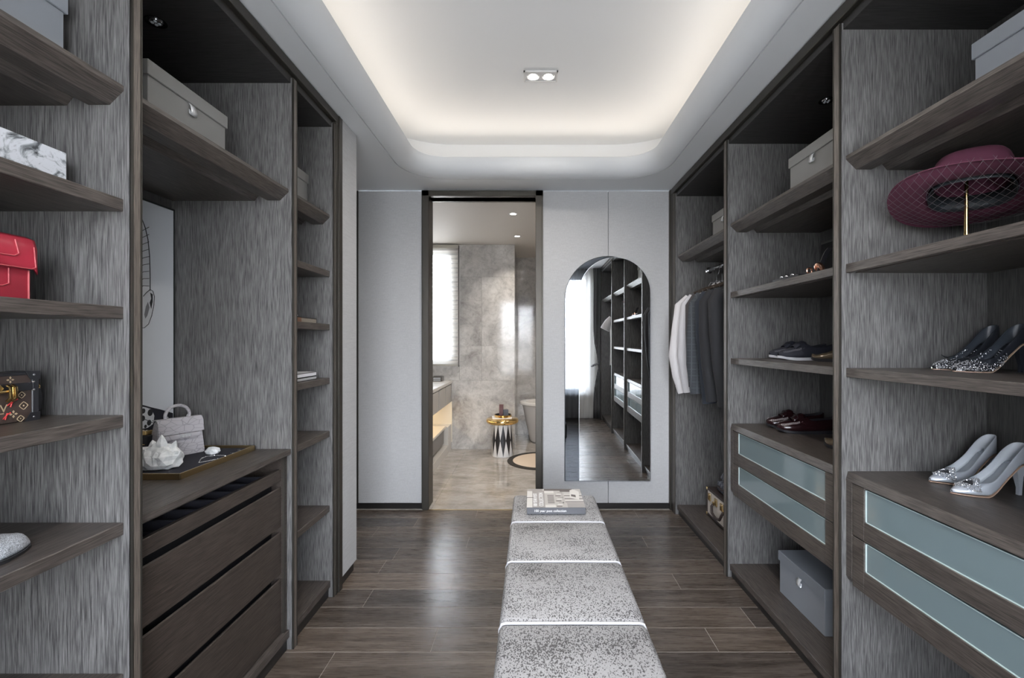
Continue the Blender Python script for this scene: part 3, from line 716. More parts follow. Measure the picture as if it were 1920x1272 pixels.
# ---------------------------------------------------------------- storage boxes
def storage_box(loc, rz, m, label, LY=.345):
    t = thing('storage_box', label, 'storage box', loc, (0, 0, rz), group='lidded storage boxes')
    bm = new(); box(bm, -.13, .13, -LY/2+.006, LY/2-.006, 0, .158, .0015); obj('body', bm, m, t, world=False)
    bm = new(); box(bm, -.1355, .1355, -LY/2, LY/2, .150, .195, .002); obj('lid', bm, m, t, world=False)
    bm = new(); loft(bm, [[(x, -.013, z_), (x, .013, z_)] for x, z_ in ((.1320, .150), (.138, .140), (.1415, .124), (.1405, .116), (.137, .113), (.1335, .117), (.1325, .130))], closed=False)
    obj('ribbon_tab', bm, TAB, t, world=False, smooth=True, ang=0, solid=.0012)
    return t
storage_box((-1.24, 1.485, 1.884), 0, BOXG, 'grey lidded box on the shelf above the portrait panel')
storage_box((-1.23, .905, 1.884), 0, BOXB, 'blue grey lidded box on the top shelf at the upper left corner')
storage_box((-1.229, 2.0665, 1.884), 0, BOXG, 'grey lidded box in the narrow far left shelving bay')
storage_box((1.313, 2.797, 1.885), PI, BOXG, 'grey lidded box above the hanging shirts and jackets')
storage_box((1.298, 1.886, 1.890), PI, BOXG, 'grey lidded box above the shelf with loafers')
storage_box((1.355, 1.09, 1.890), PI, BOXB, 'blue grey lidded box above the burgundy hat')
storage_box((1.3135, 2.000, .070), PI, BOXB, 'blue grey lidded box on the wardrobe floor below the glass drawers')
# ---------------------------------------------------------------- shoes
def upper(bm, L, wf, zs, tf, ut, n=24, of=.84, oramp=.12):
    rings = []
    for i in range(n+1):
        u = i/n
        w = wf(u); z0 = zs(u); t = tf(u)
        o = of*w*math.sqrt(max(0, min(1, (u-ut)/oramp))) if u > ut else 0
        h = t-z0
        side = [(w*.55, z0), (w*.93, z0+.0015), (w*1.0, z0+.22*h), (w*.985, z0+.48*h), (o+(w-o)*.78, z0+.76*h), (o+(w-o)*.42, z0+.94*h), (o, t)]
        rings.append([(u*L, -a, b) for a, b in side[::-1]]+[(u*L, 0, z0)]+[(u*L, a, b) for a, b in side])
    loft(bm, rings, closed=False)
    bmesh.ops.remove_doubles(bm, verts=bm.verts, dist=.0004)
    return bm
def lerp(pts, u):
    for (a, p), (b, q) in zip(pts, pts[1:]):
        if u <= b:
            t = (u-a)/(b-a); t = t*t*(3-2*t); return p+(q-p)*t
    return pts[-1][1]
def lerpl(pts, u):
    for (a, p), (b, q) in zip(pts, pts[1:]):
        if u <= b: return p+(q-p)*(u-a)/(b-a)
    return pts[-1][1]
def spl(pts, u):
    n = len(pts); i = 0
    while i < n-2 and u > pts[i+1][0]: i += 1
    def m(k):
        if k == 0: return (pts[1][1]-pts[0][1])/(pts[1][0]-pts[0][0])
        if k == n-1: return (pts[-1][1]-pts[-2][1])/(pts[-1][0]-pts[-2][0])
        return (pts[k+1][1]-pts[k-1][1])/(pts[k+1][0]-pts[k-1][0])
    h = pts[i+1][0]-pts[i][0]; t = (u-pts[i][0])/h
    return ((2*t**3-3*t*t+1)*pts[i][1]+(t**3-2*t*t+t)*h*m(i)+(-2*t**3+3*t*t)*pts[i+1][1]+(t**3-t*t)*h*m(i+1))
def pump_funcs(H):
    w = lambda u: lerpl([(0, .003), (.04, .011), (.12, .020), (.25, .031), (.38, .036), (.5, .033), (.65, .027), (.8, .0275), (.9, .024), (.96, .016), (1, .0002)], u)
    z = lambda u: max(.0035, spl([(0, .005), (.2, .004), (.40, .0045), (.62, H*.46), (.84, H*.95), (1, H)], u))
    t = lambda u: spl([(0, .013), (.1, .024), (.28, .036), (.45, .046), (.62, H*.46+.036), (.82, H+.036), (.94, H+.056), (1, H+.058)], u)
    return w, z, t
def pump(loc, rz, m, lining, label, group, H=.092, L=.20, deco=None, sole=None):
    t = thing('pump_shoe', label, 'shoe', loc, (0, 0, rz), group=group)
    w, z, tp = pump_funcs(H)
    bm = new(); upper(bm, L, w, z, tp, .27)
    o = obj('upper', bm, [m, lining], t, world=False, smooth=True, ang=0)
    s_ = o.modifiers.new('thick', 'SOLIDIFY'); s_.thickness = .0022; s_.offset = -1; s_.material_offset = 1; s_.material_offset_rim = 0
    s_ = o.modifiers.new('sub', 'SUBSURF'); s_.levels = 1; s_.render_levels = 1
    # insole and outsole follow the sole line
    bm = new(); rings = []
    for i in range(2, 24):
        u = i/24; a = w(u)*.86; zz = z(u)+.003; rings.append([(u*L, -a, zz), (u*L, 0, zz-.0004), (u*L, a, zz)])
    loft(bm, rings, closed=False); obj('insole', bm, lining, t, world=False, smooth=True, ang=0, solid=.0012)
    bm = new(); rings = []
    for i in range(0, 24):
        u = i/24; a = w(u)*.95; zz = z(u)-.0022; rings.append([(u*L, -a, zz), (u*L, a, zz)])
    loft(bm, rings, closed=False); obj('outsole', bm, sole or mat('tan_sole', (.40, .27, .20), .45), t, world=False, solid=.002)
    bm = new(); x1, x0 = L*.955, L*.93; q = lambda x, z_, a, b: [(x-a, -b, z_), (x+a, -b, z_), (x+a, b, z_), (x-a, b, z_)]
    loft(bm, [q(x0, 0, .0045, .0045), q(x0+.001, .02, .0045, .0048), q(x0-.002, H*.6, .0075, .008), q(L*.90, H*.97, .018, .019)])
    obj('heel', bm, m, t, world=False, smooth=True, ang=30)
    if deco: deco(t, L, w, z, tp)
    return t
sv = mat('silver_satin_leather', (.46, .49, .54), .33, .35); svl = mat('silver_lining', (.50, .53, .57), .45)
_f = noise(sv, coord(sv, (40, 40, 160)), 1, 4); setr(sv, _f, .22, .45); bump(sv, _f, .15, .001)
RH = mat('rhinestone', (.85, .86, .9), .05, .75)
def gems(bm, pts, r):
    for p in pts:
        M = Matrix.Translation(p) @ Euler((random.random()*3, random.random()*3, random.random()*3)).to_matrix().to_4x4()
        bmesh.ops.create_icosphere(bm, subdivisions=1, radius=r*random.uniform(.8, 1.15), matrix=M)
def buckle(t, L, w, z, tp):
    bm = new(); P = []
    x0 = L*.225; k = 6
    def surf(x, y, up=.004):
        u = max(.02, x/L); q_ = min(1.1, abs(y)/max(w(u), .01)); return (x, y, tp(u)*(1-.42*q_*q_)+up)
    for i in range(-k, k+1):
        for j in range(-k, k+1):
            a, b = i/k, j/k
            if max(abs(a), abs(b)) < .36: continue
            uu, vv = (a+b)/2, (a-b)/2        # a diamond-turned square plaque following the vamp
            P.append(surf(x0+uu*.031+random.uniform(-.0008, .0008), vv*.042+random.uniform(-.0008, .0008)))
    gems(bm, P, .0023); obj('crystal_buckle', bm, RH, t, world=False)
    bm = new(); flat(bm, [surf(x0-.014, 0, .0025), surf(x0-.007, -.012, .0025), surf(x0, -.018, .0025), surf(x0+.007, -.012, .0025), surf(x0+.014, 0, .0025), surf(x0+.007, .012, .0025), surf(x0, .018, .0025), surf(x0-.007, .012, .0025)]); obj('buckle_plate', bm, mat('buckle_dark', (.10, .10, .11), .3, .6), t, world=False, solid=.001)
p1 = pump((1.2466, 1.425, .821), -.03, sv, svl, 'silver pump with crystal buckle, farther one beside the wardrobe side', 'silver pumps', deco=buckle)
p2 = pump((1.213, 1.315, .821), -.05, sv, svl, 'silver pump with crystal buckle, nearer one on the dark drawer top', 'silver pumps', deco=buckle)
bs = mat('black_satin', (.014, .016, .021), .35); bsl = mat('black_lining', (.030, .036, .046), .4)
gk = mat('black_glitter', (.02, .02, .022), .35)
def glitter(t, L, w, z, tp):
    bm = new(); rings = []
    for i in range(1, 20):
        u = i/20*.62
        ww = w(u)*1.06; z0 = z(u); h = tp(u)-z0; 
        if u > .3: h = min(h, .032)
        rings.append([(u*L, s*a*ww, z0+b*h) for s, a, b in ((-1, .6, .93), (-1, .85, .76), (-1, 1.0, .48), (-1, 1.01, .2), (-1, .94, .0))] if False else [(u*L, s*a*ww, z0+b*h+.0005) for s, a, b in ((-1, .94, .01), (-1, 1.01, .2), (-1, 1.0, .5), (-1, .8, .8), (-1, .45, .97), (1, .45, .97), (1, .8, .8), (1, 1.0, .5), (1, 1.01, .2), (1, .94, .01))])
    P = []
    for r in rings:
        for a, b in zip(r, r[1:]):
            if (a[1] < 0 < b[1]) and a[0] > .27*L: continue
            for _ in range(4):
                q = random.random(); P.append((a[0]+random.uniform(-.004, .004), a[1]+(b[1]-a[1])*q, a[2]+(b[2]-a[2])*q))
    bm = new(); gems(bm, P, .0014); obj('glitter', bm, RH, t, world=False, stuff=True)
    bm = new(); tube(bm, [(.27*L, -.018, .040), (.24*L, -.024, .047), (.22*L, -.012, .043), (.235*L, 0, .040), (.22*L, .012, .043), (.24*L, .024, .047), (.27*L, .018, .040)], .0016, 6); obj('bow', bm, bs, t, world=False, smooth=True)
pump((1.262, 1.43, 1.171), -.02, bs, bsl, 'black glitter pump with thin bow, farther one beside the wardrobe side', 'black glitter pumps', H=.085, deco=glitter)
pump((1.238, 1.335, 1.171), -.06, bs, bsl, 'black glitter pump with thin bow, nearer one on the middle shelf', 'black glitter pumps', H=.085, deco=glitter)
gs = mat('silver_glitter_fabric', (.50, .53, .58), .35, .3)
_vn = gs.node_tree.nodes.new('ShaderNodeTexVoronoi'); _vn.inputs['Scale'].default_value = 900
gs.node_tree.links.new(coord(gs, (1, 1, 1)), _vn.inputs['Vector']); setc(gs, ramp(gs, _vn.outputs['Color'], [(.2, (.20, .22, .25)), (.8, (.85, .88, .94))]))
def flat_shoe(loc, rz, m, lining, solem, label, group, L=.28, W=.048, strap=None, stitches=None, toe=.05, point=False, cat='shoe', tongue=True):
    t = thing('loafer_shoe' if not point else 'flat_shoe', label, cat, loc, (0, 0, rz), group=group)
    k = W/.048
    if point: wf = lambda u: k*lerpl([(0, .004), (.04, .016), (.15, .032), (.32, .044), (.5, .038), (.75, .034), (.9, .030), (.97, .018), (1, .004)], u)
    else: wf = lambda u: k*lerpl([(0, .006), (.025, .021), (.08, .033), (.18, .043), (.34, .048), (.5, .042), (.72, .036), (.88, .034), (.95, .026), (.985, .014), (1, .004)], u)
    zf = lambda u: lerp([(0, .019), (.1, .012), (.25, .010), (1, .014)], u)
    if point: zf = lambda u: lerp([(0, .005), (.2, .004), (1, .012)], u)
    tf = lambda u: lerp([(0, .012 if point else .036), (.08, toe), (.25, toe+.012), (.42, toe+.032), (.55, toe+.012), (.8, toe+.018), (1, toe+.030)], u)
    bm = new(); upper(bm, L, wf, zf, tf, .42, 26, .78, .10)
    o = obj('upper', bm, [m, lining], t, world=False, smooth=True, ang=0)
    s_ = o.modifiers.new('thick', 'SOLIDIFY'); s_.thickness = .003; s_.offset = -1; s_.material_offset = 1; s_.material_offset_rim = 0
    s_ = o.modifiers.new('sub', 'SUBSURF'); s_.levels = 1; s_.render_levels = 1
    bm = new(); rings = []
    for i in range(27):
        u = i/26; a = wf(u)*1.05+.001; z0 = zf(u); zb = 0 if point else lerp([(0, .010), (.14, .002), (.22, 0), (1, 0)], u)
        rings.append([(u*L, -a*.95, zb), (u*L, a*.95, zb), (u*L, a, z0+.003), (u*L, -a, z0+.003)])
    loft(bm, rings); obj('sole', bm, solem, t, world=False, smooth=True, ang=50)
    if tongue:
        bm = new(); rings = []
        for i in range(6):
            u = .24+.20*i/5; zz = tf(u)+.004+.006*math.sin(PI*i/5); a = wf(u)*.55; rings.append([(u*L, -a, zz-.012), (u*L, -a*.6, zz), (u*L, 0, zz+.003), (u*L, a*.6, zz), (u*L, a, zz-.012)])
        loft(bm, rings, closed=False); obj('tongue', bm, m, t, world=False, smooth=True, ang=0, solid=.003)
        bm = new(); u = .36; a = wf(u); zz = tf(u)
        loft(bm, [[(u*L-.012, y_, z_), (u*L+.012, y_, z_), (u*L+.012, y_, z_+.003), (u*L-.012, y_, z_+.003)] for y_, z_ in ((-a*1.03, zz-.036), (-a*.85, zz-.012), (-a*.45, zz+.003), (0, zz+.008), (a*.45, zz+.003), (a*.85, zz-.012), (a*1.03, zz-.036))]); obj('strap', bm, m, t, world=False, smooth=True, ang=40)
    if stitches:
        bm = new()
        for s in (-1, 1):
            for i in range(22):
                u = .06+.30*i/21; a = wf(u)*.86; zz = zf(u)+.80*(tf(u)-zf(u))
                tube(bm, [(u*L, s*a*1.08, zz-.006), (u*L, s*a*.93, zz+.002)], .0009, 5)
        obj('stitching', bm, stitches, t, world=False)
    return t
flat_shoe((-1.085, .983, .820), -PI/2, gs, svl, BLACKL, 'silver glitter pointed flat shoe at the lower left shelf edge', None, L=.24, W=.044, toe=.038, point=True, tongue=False)
pu = mat('grey_thread', (.16, .16, .18), .7)
flat_shoe((1.215, 2.322, 1.171), -.06, NAVYS, BLACKL, WSOLE, 'navy suede loafer with white sole, farther one of the pair', 'navy suede loafers', stitches=pu)
flat_shoe((1.190, 2.195, 1.171), -.06, NAVYS, BLACKL, WSOLE, 'navy suede loafer with white sole, nearer one of the pair', 'navy suede loafers', stitches=pu)
bg_ = mat('burgundy_polished_leather', (.016, .005, .006), .2); ps = mat('pale_thread', (.45, .40, .40), .6)
flat_shoe((1.205, 2.335, .821), -.10, bg_, BLACKL, BLACKL, 'burgundy leather loafer with stitched toe, farther one of the pair', 'burgundy loafers', stitches=ps)
flat_shoe((1.193, 2.215, .821), -.12, bg_, BLACKL, BLACKL, 'burgundy leather loafer with stitched toe, nearer one of the pair', 'burgundy loafers', stitches=ps)
bt = mat('bronze_patent_leather', (.11, .085, .058), .12, .35)
flat_shoe((1.285, 2.085, 1.171), -.95, bt, BLACKL, BLACKL, 'shiny bronze shoe toe in front of the navy loafers, farther one', 'bronze shoes', toe=.03, tongue=False, L=.25)
flat_shoe((1.355, 2.03, 1.171), -.95, bt, BLACKL, BLACKL, 'shiny bronze shoe toe peeking out beside the wardrobe divider, nearer navy loafers', 'bronze shoes', toe=.03, tongue=False, L=.25)
flat_shoe((1.235, 1.915, .821), -.95, bt, BLACKL, BLACKL, 'shiny bronze shoe toe in front of the burgundy loafers by the divider', None, toe=.036, tongue=False, L=.25)

# ---------------------------------------------------------------- hat on its stand
FELT = mat('burgundy_felt', (.072, .013, .032), .85); 
_f = noise(FELT, coord(FELT, (300, 300, 300)), 1, 2); bump(FELT, _f, .2, .0006)
HX, HY, HZ = 1.25, 1.307, 1.523
hs = thing('hat_stand', 'slim brass hat stand under the burgundy hat', 'hat stand', (HX, HY, HZ))
bm = new(); lathe(bm, [(.02, 0), (.055, 0), (.056, .006), (.052, .009), (.006, .011)], 32); obj('base', bm, BRASSD, hs, world=False, smooth=True)
bm = new(); tube(bm, [(0, 0, .01), (0, 0, .10), (0, 0, .225)], [.0065, .0052, .0042], 14); obj('pole', bm, BRASS, hs, world=False, smooth=True)
bm = new(); lathe(bm, [(.008, .220), (.045, .224), (.05, .230), (.03, .236), (.004, .238)], 24); obj('head_disc', bm, BRASSD, hs, world=False, smooth=True)
ht = thing('hat', 'wide brimmed burgundy felt hat with grey ribbon and black veil', 'hat', (HX+.012, HY, HZ+.160), (math.radians(-9), math.radians(11), 0))
n = 48; rings = []
prof = [(.190, -.004), (.185, .002), (.168, -.004), (.14, -.006), (.108, -.002), (.094, .008), (.090, .03), (.088, .065), (.082, .095), (.066, .112), (.04, .115), (.012, .110), (.001, .109)]
for r, z_ in prof:
    ring = []
    for k in range(n):
        a = 2*PI*k/n; el = 1+.10*math.cos(2*a)*(1 if r < .11 else .4); zz = z_
        if r > .15: zz += .012*math.cos(2*a)*(r-.15)/.055
        ring.append((r*el*math.cos(a), r/el*math.sin(a), zz))
    rings.append(ring)
bm = new(); loft(bm, rings, cap=False); bm.faces.new(bm.verts[-n:]) if False else None
obj('felt_body', bm, FELT, ht, world=False, smooth=True, ang=0, solid=.004, sub=1)
bm = new(); loft(bm, [[(1.075*r*(1+.10*math.cos(4*PI*k/n))*math.cos(2*PI*k/n), 1.075*r/(1+.10*math.cos(4*PI*k/n))*math.sin(2*PI*k/n), z_) for k in range(n)] for r, z_ in ((.090, .006), (.088, .02), (.086, .042), (.085, .05))], cap=False)
obj('ribbon', bm, mat('grey_satin_ribbon', (.17, .20, .24), .35), ht, world=False, smooth=True, ang=0, solid=.0015)
bm = new(); loft(bm, [[(.955*r*(1+.10*math.cos(4*PI*k/n))*math.cos(2*PI*k/n), .955*r/(1+.10*math.cos(4*PI*k/n))*math.sin(2*PI*k/n), z_) for k in range(n)] for r, z_ in ((.098, -.004), (.091, .012), (.088, .04))], cap=False)
obj('sweatband', bm, mat('dark_teal_band', (.010, .014, .018), .6), ht, world=False, smooth=True, ang=0, solid=.002)
bm = new()
for i in range(7):
    a = -.5+.14*i; flat(bm, [(-.105, .0+.006*i, .012), (-.125-.03*math.cos(a), .004+.007*i, .030+.020*math.sin(a)), (-.150-.02*math.cos(a), .010+.008*i, .020+.028*math.sin(a)), (-.118, .006+.006*i, .006)])
obj('feather_bow', bm, MATS['grey_satin_ribbon'], ht, world=False, solid=.001)
bm = new(); RV = .212; NV = 15
def vz(x, y):
    r = math.hypot(x, y)/RV; return -.040+.040*r**3+.005*math.sin(9*x+4*y)
for d in (-1, 1):
    for i in range(-NV, NV+1):
        c = i/NV*RV*1.39; P = []
        for j in range(33):
            s = -RV+2*RV*j/32
            # lines of the lozenge net: x*cos + y*sin = c
            ca, sa = math.cos(PI/4+d*1.05), math.sin(PI/4+d*1.05)
            x = c*ca-s*sa; y = c*sa+s*ca
            if math.hypot(x, y) <= RV: P.append((x, y, vz(x, y)))
        if len(P) > 1: tube(bm, P, .00050, 3)
obj('veil', bm, mat('veil_thread', (.10, .085, .09), .6), ht, world=False)

# ---------------------------------------------------------------- hanging clothes
def garment(y, m, label, cat='jacket', th=1.0, zs=(.86, .85), sl=None, collar=None, xr=1.291, buttons=None, short=False, hw=1.0):
    zr = 1.775-.0125
    t = thing('hanging_garment', label, cat, (xr, y, zr), group='clothes on the rail')
    n = 22
    sec = [(-.118, .045, .020), (-.130, .062, .026), (-.155, .118, .034), (-.185, .175, .040), (-.215, .212, .044), (-.25, .226, .045), (-.33, .222, .042), (-.5, .214, .038), (-.7, .216, .037), (-zs[0], .222, .034)]
    rings = []
    for z_, a, b in sec:
        a *= hw; b *= th
        rings.append([(a*math.cos(2*PI*k/n), b*math.copysign(abs(math.sin(2*PI*k/n))**.7, math.sin(2*PI*k/n))+.004*math.sin(5*2*PI*k/n+z_*4), z_+.004*math.cos(3*2*PI*k/n)) for k in range(n)])
    bm = new(); loft(bm, rings); obj('body', bm, m, t, world=False, smooth=True, ang=60)
    for s in (-1, 1):
        if short: path = [(.185, -.205, .055, .036), (.235, -.26, .062, .034), (.275, -.33, .068, .03), (.29, -.36, .068, .028)]
        elif s == -1 and sl: path = sl
        else: path = [(.19, -.215, .045, .036), (.222, -.27, .052, .038), (.226, -.45, .047, .036), (.222, -.65, .043, .033), (.212, -zs[1], .040, .030)]
        bm = new(); rings = []
        for i, (x, z_, a, b) in enumerate(path):
            x0, z0 = path[max(i-1, 0)][:2]; x1, z1 = path[min(i+1, len(path)-1)][:2]
            d = Vector((x1-x0, 0, z1-z0)).normalized(); nrm = Vector((-d.z, 0, d.x))
            sg = s if not (s == -1 and sl and not short) else -1
            rings.append([(sg*(x+nrm.x*a*math.cos(2*PI*k/14)), b*math.sin(2*PI*k/14)-.004, z_+nrm.z*a*math.cos(2*PI*k/14)) for k in range(14)])
        loft(bm, rings); o = obj('sleeve', bm, m, t, world=False, smooth=True, ang=60)
        if buttons and s == -1:
            xe, ze = path[-1][0], path[-1][1]
            for i in range(4):
                bm = new(); ell(bm, (-(xe-.022), -path[-1][3]-.001, ze+.018+.017*i), (.006, .003, .0065), 10, 6); obj('button', bm, buttons, o, world=False, smooth=True)
        if collar and s == -1 and not short:
            x, z_, a, b = path[-1]; x2, z2 = path[-2][:2]; d = Vector((x2-x, 0, z2-z_)).normalized(); nrm = Vector((-d.z, 0, d.x)); rr = []
            for q in (0, .055):
                rr.append([(-(x+d.x*q+nrm.x*a*1.04*math.cos(2*PI*k/14)), b*1.08*math.sin(2*PI*k/14)-.004, z_+d.z*q+nrm.z*a*1.04*math.cos(2*PI*k/14)) for k in range(14)])
            bm = new(); loft(bm, rr); obj('cuff', bm, m, o, world=False, smooth=True, ang=60)
    if collar:
        bm = new()
        loft(bm, [[(-.052+.01*k, -.030, -.150), (-.062+.01*k, -.012, -.118), (-.045+.01*k, .0, -.092), (.045, .0, -.092), (.062, -.012, -.118), (.052, -.030, -.150)] for k in (0, .2)], closed=False)
        prism(bm, [(-.030, -.100), (-.066, -.150), (-.020, -.135)], 1, -.034, -.006); prism(bm, [(.030, -.100), (.066, -.150), (.020, -.135)], 1, -.034, -.006)
        obj('collar', bm, collar, t, world=False, solid=.002)
    bm = new(); tube(bm, [(0, 0, -.115), (0, 0, -.045), (.012, 0, -.032), (.0175, 0, -.012), (.0165, 0, .006), (.008, 0, .0180), (-.006, 0, .0185), (-.0165, 0, .008), (-.018, 0, -.006)], .0019, 8); obj('hanger_hook', bm, CHR, t, world=False, smooth=True)
    bm = new(); tube(bm, [(-.16, 0, -.168), (-.08, 0, -.135), (0, 0, -.112), (.08, 0, -.135), (.16, 0, -.168)], .009, 8); obj('hanger_bar', bm, mat('hanger_wood', (.06, .045, .035), .4), t, world=False, smooth=True)
    return t
SH1 = mat('white_shirt_cotton', (.62, .60, .61), .8); SH2 = mat('pale_shirt_cotton', (.50, .49, .51), .8)
for q in (SH1, SH2):
    _f = noise(q, coord(q, (18, 18, 2)), 1, 3); bump(q, _f, .6, .02)
CK = mat('grey_check_wool', (.16, .175, .20), .85)
_t = coord(CK, (1, 1, 1)); _s = CK.node_tree.nodes.new('ShaderNodeSeparateXYZ'); CK.node_tree.links.new(_t, _s.inputs[0])
def lines(m, sock, per, wid):
    n, l, b = nodes(m); a = n.new('ShaderNodeMath'); a.operation = 'PINGPONG'; a.inputs[1].default_value = per/2; l.new(sock, a.inputs[0])
    c = n.new('ShaderNodeMath'); c.operation = 'LESS_THAN'; c.inputs[1].default_value = wid; l.new(a.outputs[0], c.inputs[0]); return c.outputs[0]
_c = mixc(CK, lines(CK, _s.outputs['X'], .034, .0022), (.034, .039, .046), (.070, .077, .086))
_c = mixc(CK, lines(CK, _s.outputs['Z'], .040, .0022), _c, (.070, .077, .086)); _c = mixc(CK, lines(CK, _s.outputs['Z'], .020, .0012), _c, (.044, .050, .057)); setc(CK, _c)
NV_ = mat('charcoal_wool', (.012, .012, .0145), .85); NB = mat('navy_wool', (.016, .021, .031), .85); TP = mat('taupe_wool', (.055, .050, .050), .85)
BT = mat('horn_button', (.012, .012, .012), .25); BTW = mat('pale_button', (.5, .5, .52), .3)
XR_ = 1.291
garment(3.165, SH1, 'white shirt hanging at the far end of the right rail, elbow sticking out', 'shirt', .7, (.80, .85), [(.19, -.215, .045, .036), (.245, -.262, .050, .038), (.268, -.42, .048, .036), (.292, -.60, .045, .034), (.265, -.74, .046, .032), (.225, -.85, .047, .030)], SH1)
garment(3.075, SH2, 'pale shirt hanging between the white shirt and the grey jackets', 'shirt', .7, (.82, .83), [(.19, -.215, .045, .036), (.232, -.262, .050, .038), (.25, -.42, .048, .036), (.258, -.60, .045, .034), (.24, -.72, .046, .032), (.215, -.84, .047, .030)], SH2)
garment(3.005, TP, 'taupe jacket hanging just behind the checked jacket', 'jacket', .55, (.80, .80))
garment(2.925, CK, 'grey checked jacket with dark cuff buttons on the rail', 'jacket', .8, (.80, .835), [(.19, -.215, .048, .038), (.225, -.27, .055, .040), (.245, -.45, .050, .038), (.248, -.65, .047, .035), (.225, -.835, .045, .032)], None, buttons=BT)
garment(2.825, NB, 'navy jacket with pale cuff buttons behind the black jacket', 'jacket', .9, (.86, .885), [(.19, -.215, .048, .038), (.222, -.27, .055, .040), (.222, -.45, .050, .038), (.205, -.65, .047, .035), (.185, -.885, .045, .032)], None, buttons=BTW)
garment(2.735, NV_, 'charcoal jacket hanging in front of the navy jacket', 'jacket', .9, (.82, .86), [(.19, -.215, .048, .038), (.228, -.27, .055, .040), (.235, -.45, .050, .038), (.222, -.65, .047, .035), (.195, -.86, .045, .032)], None)
garment(2.625, NV_, 'charcoal jacket with white collar nearest the divider on the rail', 'jacket', .9, (.84, .875), [(.19, -.215, .048, .038), (.218, -.27, .055, .040), (.215, -.45, .050, .038), (.20, -.65, .047, .035), (.165, -.875, .045, .032)], SH1, buttons=BTW)
te = garment(.36, SH1, 'white and black short sleeved tee on the rail by the window', 'top', 1, (.86, .8), short=True)
bm = new(); flat(bm, [(-.05, .048, -.17), (-.19, .048, -.24), (-.16, .048, -.42), (-.05, .046, -.52), (.05, .048, -.3)]); obj('black_panel', bm, NV_, te, world=False, solid=.002)

# ---------------------------------------------------------------- suitcase and checked bag
sc2 = thing('suitcase', 'cream hard suitcase with brown edges and brass corners on the wardrobe floor', 'suitcase', (1.305, 2.93, .070))
CRM = mat('cream_vellum', (.50, .45, .40), .55); BRN = mat('dark_brown_leather', (.035, .024, .022), .45)
bm = new(); box(bm, -.095, .12, -.20, .20, .004, .186, .006, 2); obj('body', bm, CRM, sc2, world=False)
bm = new()
for z_ in (.004, .174):
    box(bm, -.098, .122, -.203, .203, z_, z_+.016, .003)
box(bm, -.098, -.090, .190, .203, .01, .186, .002); box(bm, -.098, -.090, -.203, -.190, .01, .186, .002)
obj('edge_binding', bm, BRN, sc2, world=False)
for y_ in (-.198, .198):
    for z_ in (.012, .182):
        bm = new(); box(bm, -.102, -.085, y_-.009, y_+.009, z_-.010, z_+.010, .004, 2); obj('corner', bm, BRASSD, sc2, world=False)
for y_ in (.150, -.15, .045, -.045):
    bm = new(); box(bm, -.104, -.094, y_-.018, y_+.018, .112, .160, .004, 2); o = obj('latch', bm, BRASSD, sc2, world=False)
    bm = new(); box(bm, -.107, -.103, y_-.009, y_+.009, .118, .148, .002); obj('hasp', bm, BRASS, o, world=False)
bm = new(); tube(bm, [(-.098, .078, .118), (-.112, .080, .100), (-.118, .06, .062), (-.118, 0, .050), (-.118, -.06, .062), (-.112, -.080, .100), (-.098, -.078, .118)], .0085, 10); hd = obj('handle', bm, BRN, sc2, world=False, smooth=True)
for s in (-1, 1):
    bm = new(); box(bm, -.106, -.094, s*.078-.012, s*.078+.012, .108, .128, .003); obj('handle_mount', bm, BRASS, hd, world=False)
CHK = mat('blue_grey_check_canvas', (.08, .09, .12), .7)
_t = coord(CHK, (1, 1, 1)); _k = CHK.node_tree.nodes.new('ShaderNodeTexChecker'); _k.inputs['Scale'].default_value = 46; _k.inputs[1].default_value = (.025, .028, .045, 1); _k.inputs[2].default_value = (.13, .14, .165, 1)
CHK.node_tree.links.new(_t, _k.inputs[0]); setc(CHK, _k.outputs[0])
dg_ = thing('duffel_bag', 'soft blue and grey checked bag lying on the cream suitcase', 'bag', (1.335, 2.935, .260))
bm = new(); box(bm, -.10, .11, -.15, .155, 0, .075, .02, 2)
for v in bm.verts: v.co.x += .03*math.sin(v.co.y*14)*.3; v.co.y *= 1-.25*(v.co.z/.08)
obj('body', bm, CHK, dg_, world=False, smooth=True, ang=0, sub=1)
bm = new(); box(bm, -.085, .10, -.15, .145, .070, .20, .03, 2)
for v in bm.verts:
    q = (v.co.z-.07)/.13; v.co.y = v.co.y*(1-.2*q)-.05*q; v.co.x += .05*q
obj('folded_top', bm, CHK, dg_, world=False, smooth=True, ang=0, sub=1)
bm = new(); tube(bm, [(-.098, .10, .03), (-.112, .05, .05), (-.115, -.02, .045), (-.1, -.1, .06)], .006, 8); obj('strap', bm, BRN, dg_, world=False, smooth=True)

# ---------------------------------------------------------------- small things on the shelf above the navy loafers
wb_ = thing('leaning_board', 'dark veneered board leaning against the back of the cufflink shelf', 'board', (1.50, 2.0, 1.523))
bm = new(); prism(bm, [(0, 0), (.014, 0), (.042, .25), (.028, .25)], 1, -.40, .395); obj('panel', bm, WT, wb_, world=False)
bm = new(); prism(bm, [(.026, .246), (.044, .246), (.044, .256), (.026, .256)], 1, -.40, .395); obj('top_edge', bm, WV, wb_, world=False)
ct = thing('valet_tray', 'flat black leather tray with silver cufflinks on the upper shelf', 'tray', (1.125, 1.93, 1.523))
bm = new(); box(bm, -.05, .05, -.10, .10, 0, .006, .001); obj('base', bm, BLACKL, ct, world=False)
bm = new()
for s in (-1, 1): box(bm, s*.05, s*.046, -.10, .10, .004, .010); box(bm, -.05, .05, s*.10, s*.096, .004, .010)
obj('rim', bm, BLACKL, ct, world=False)
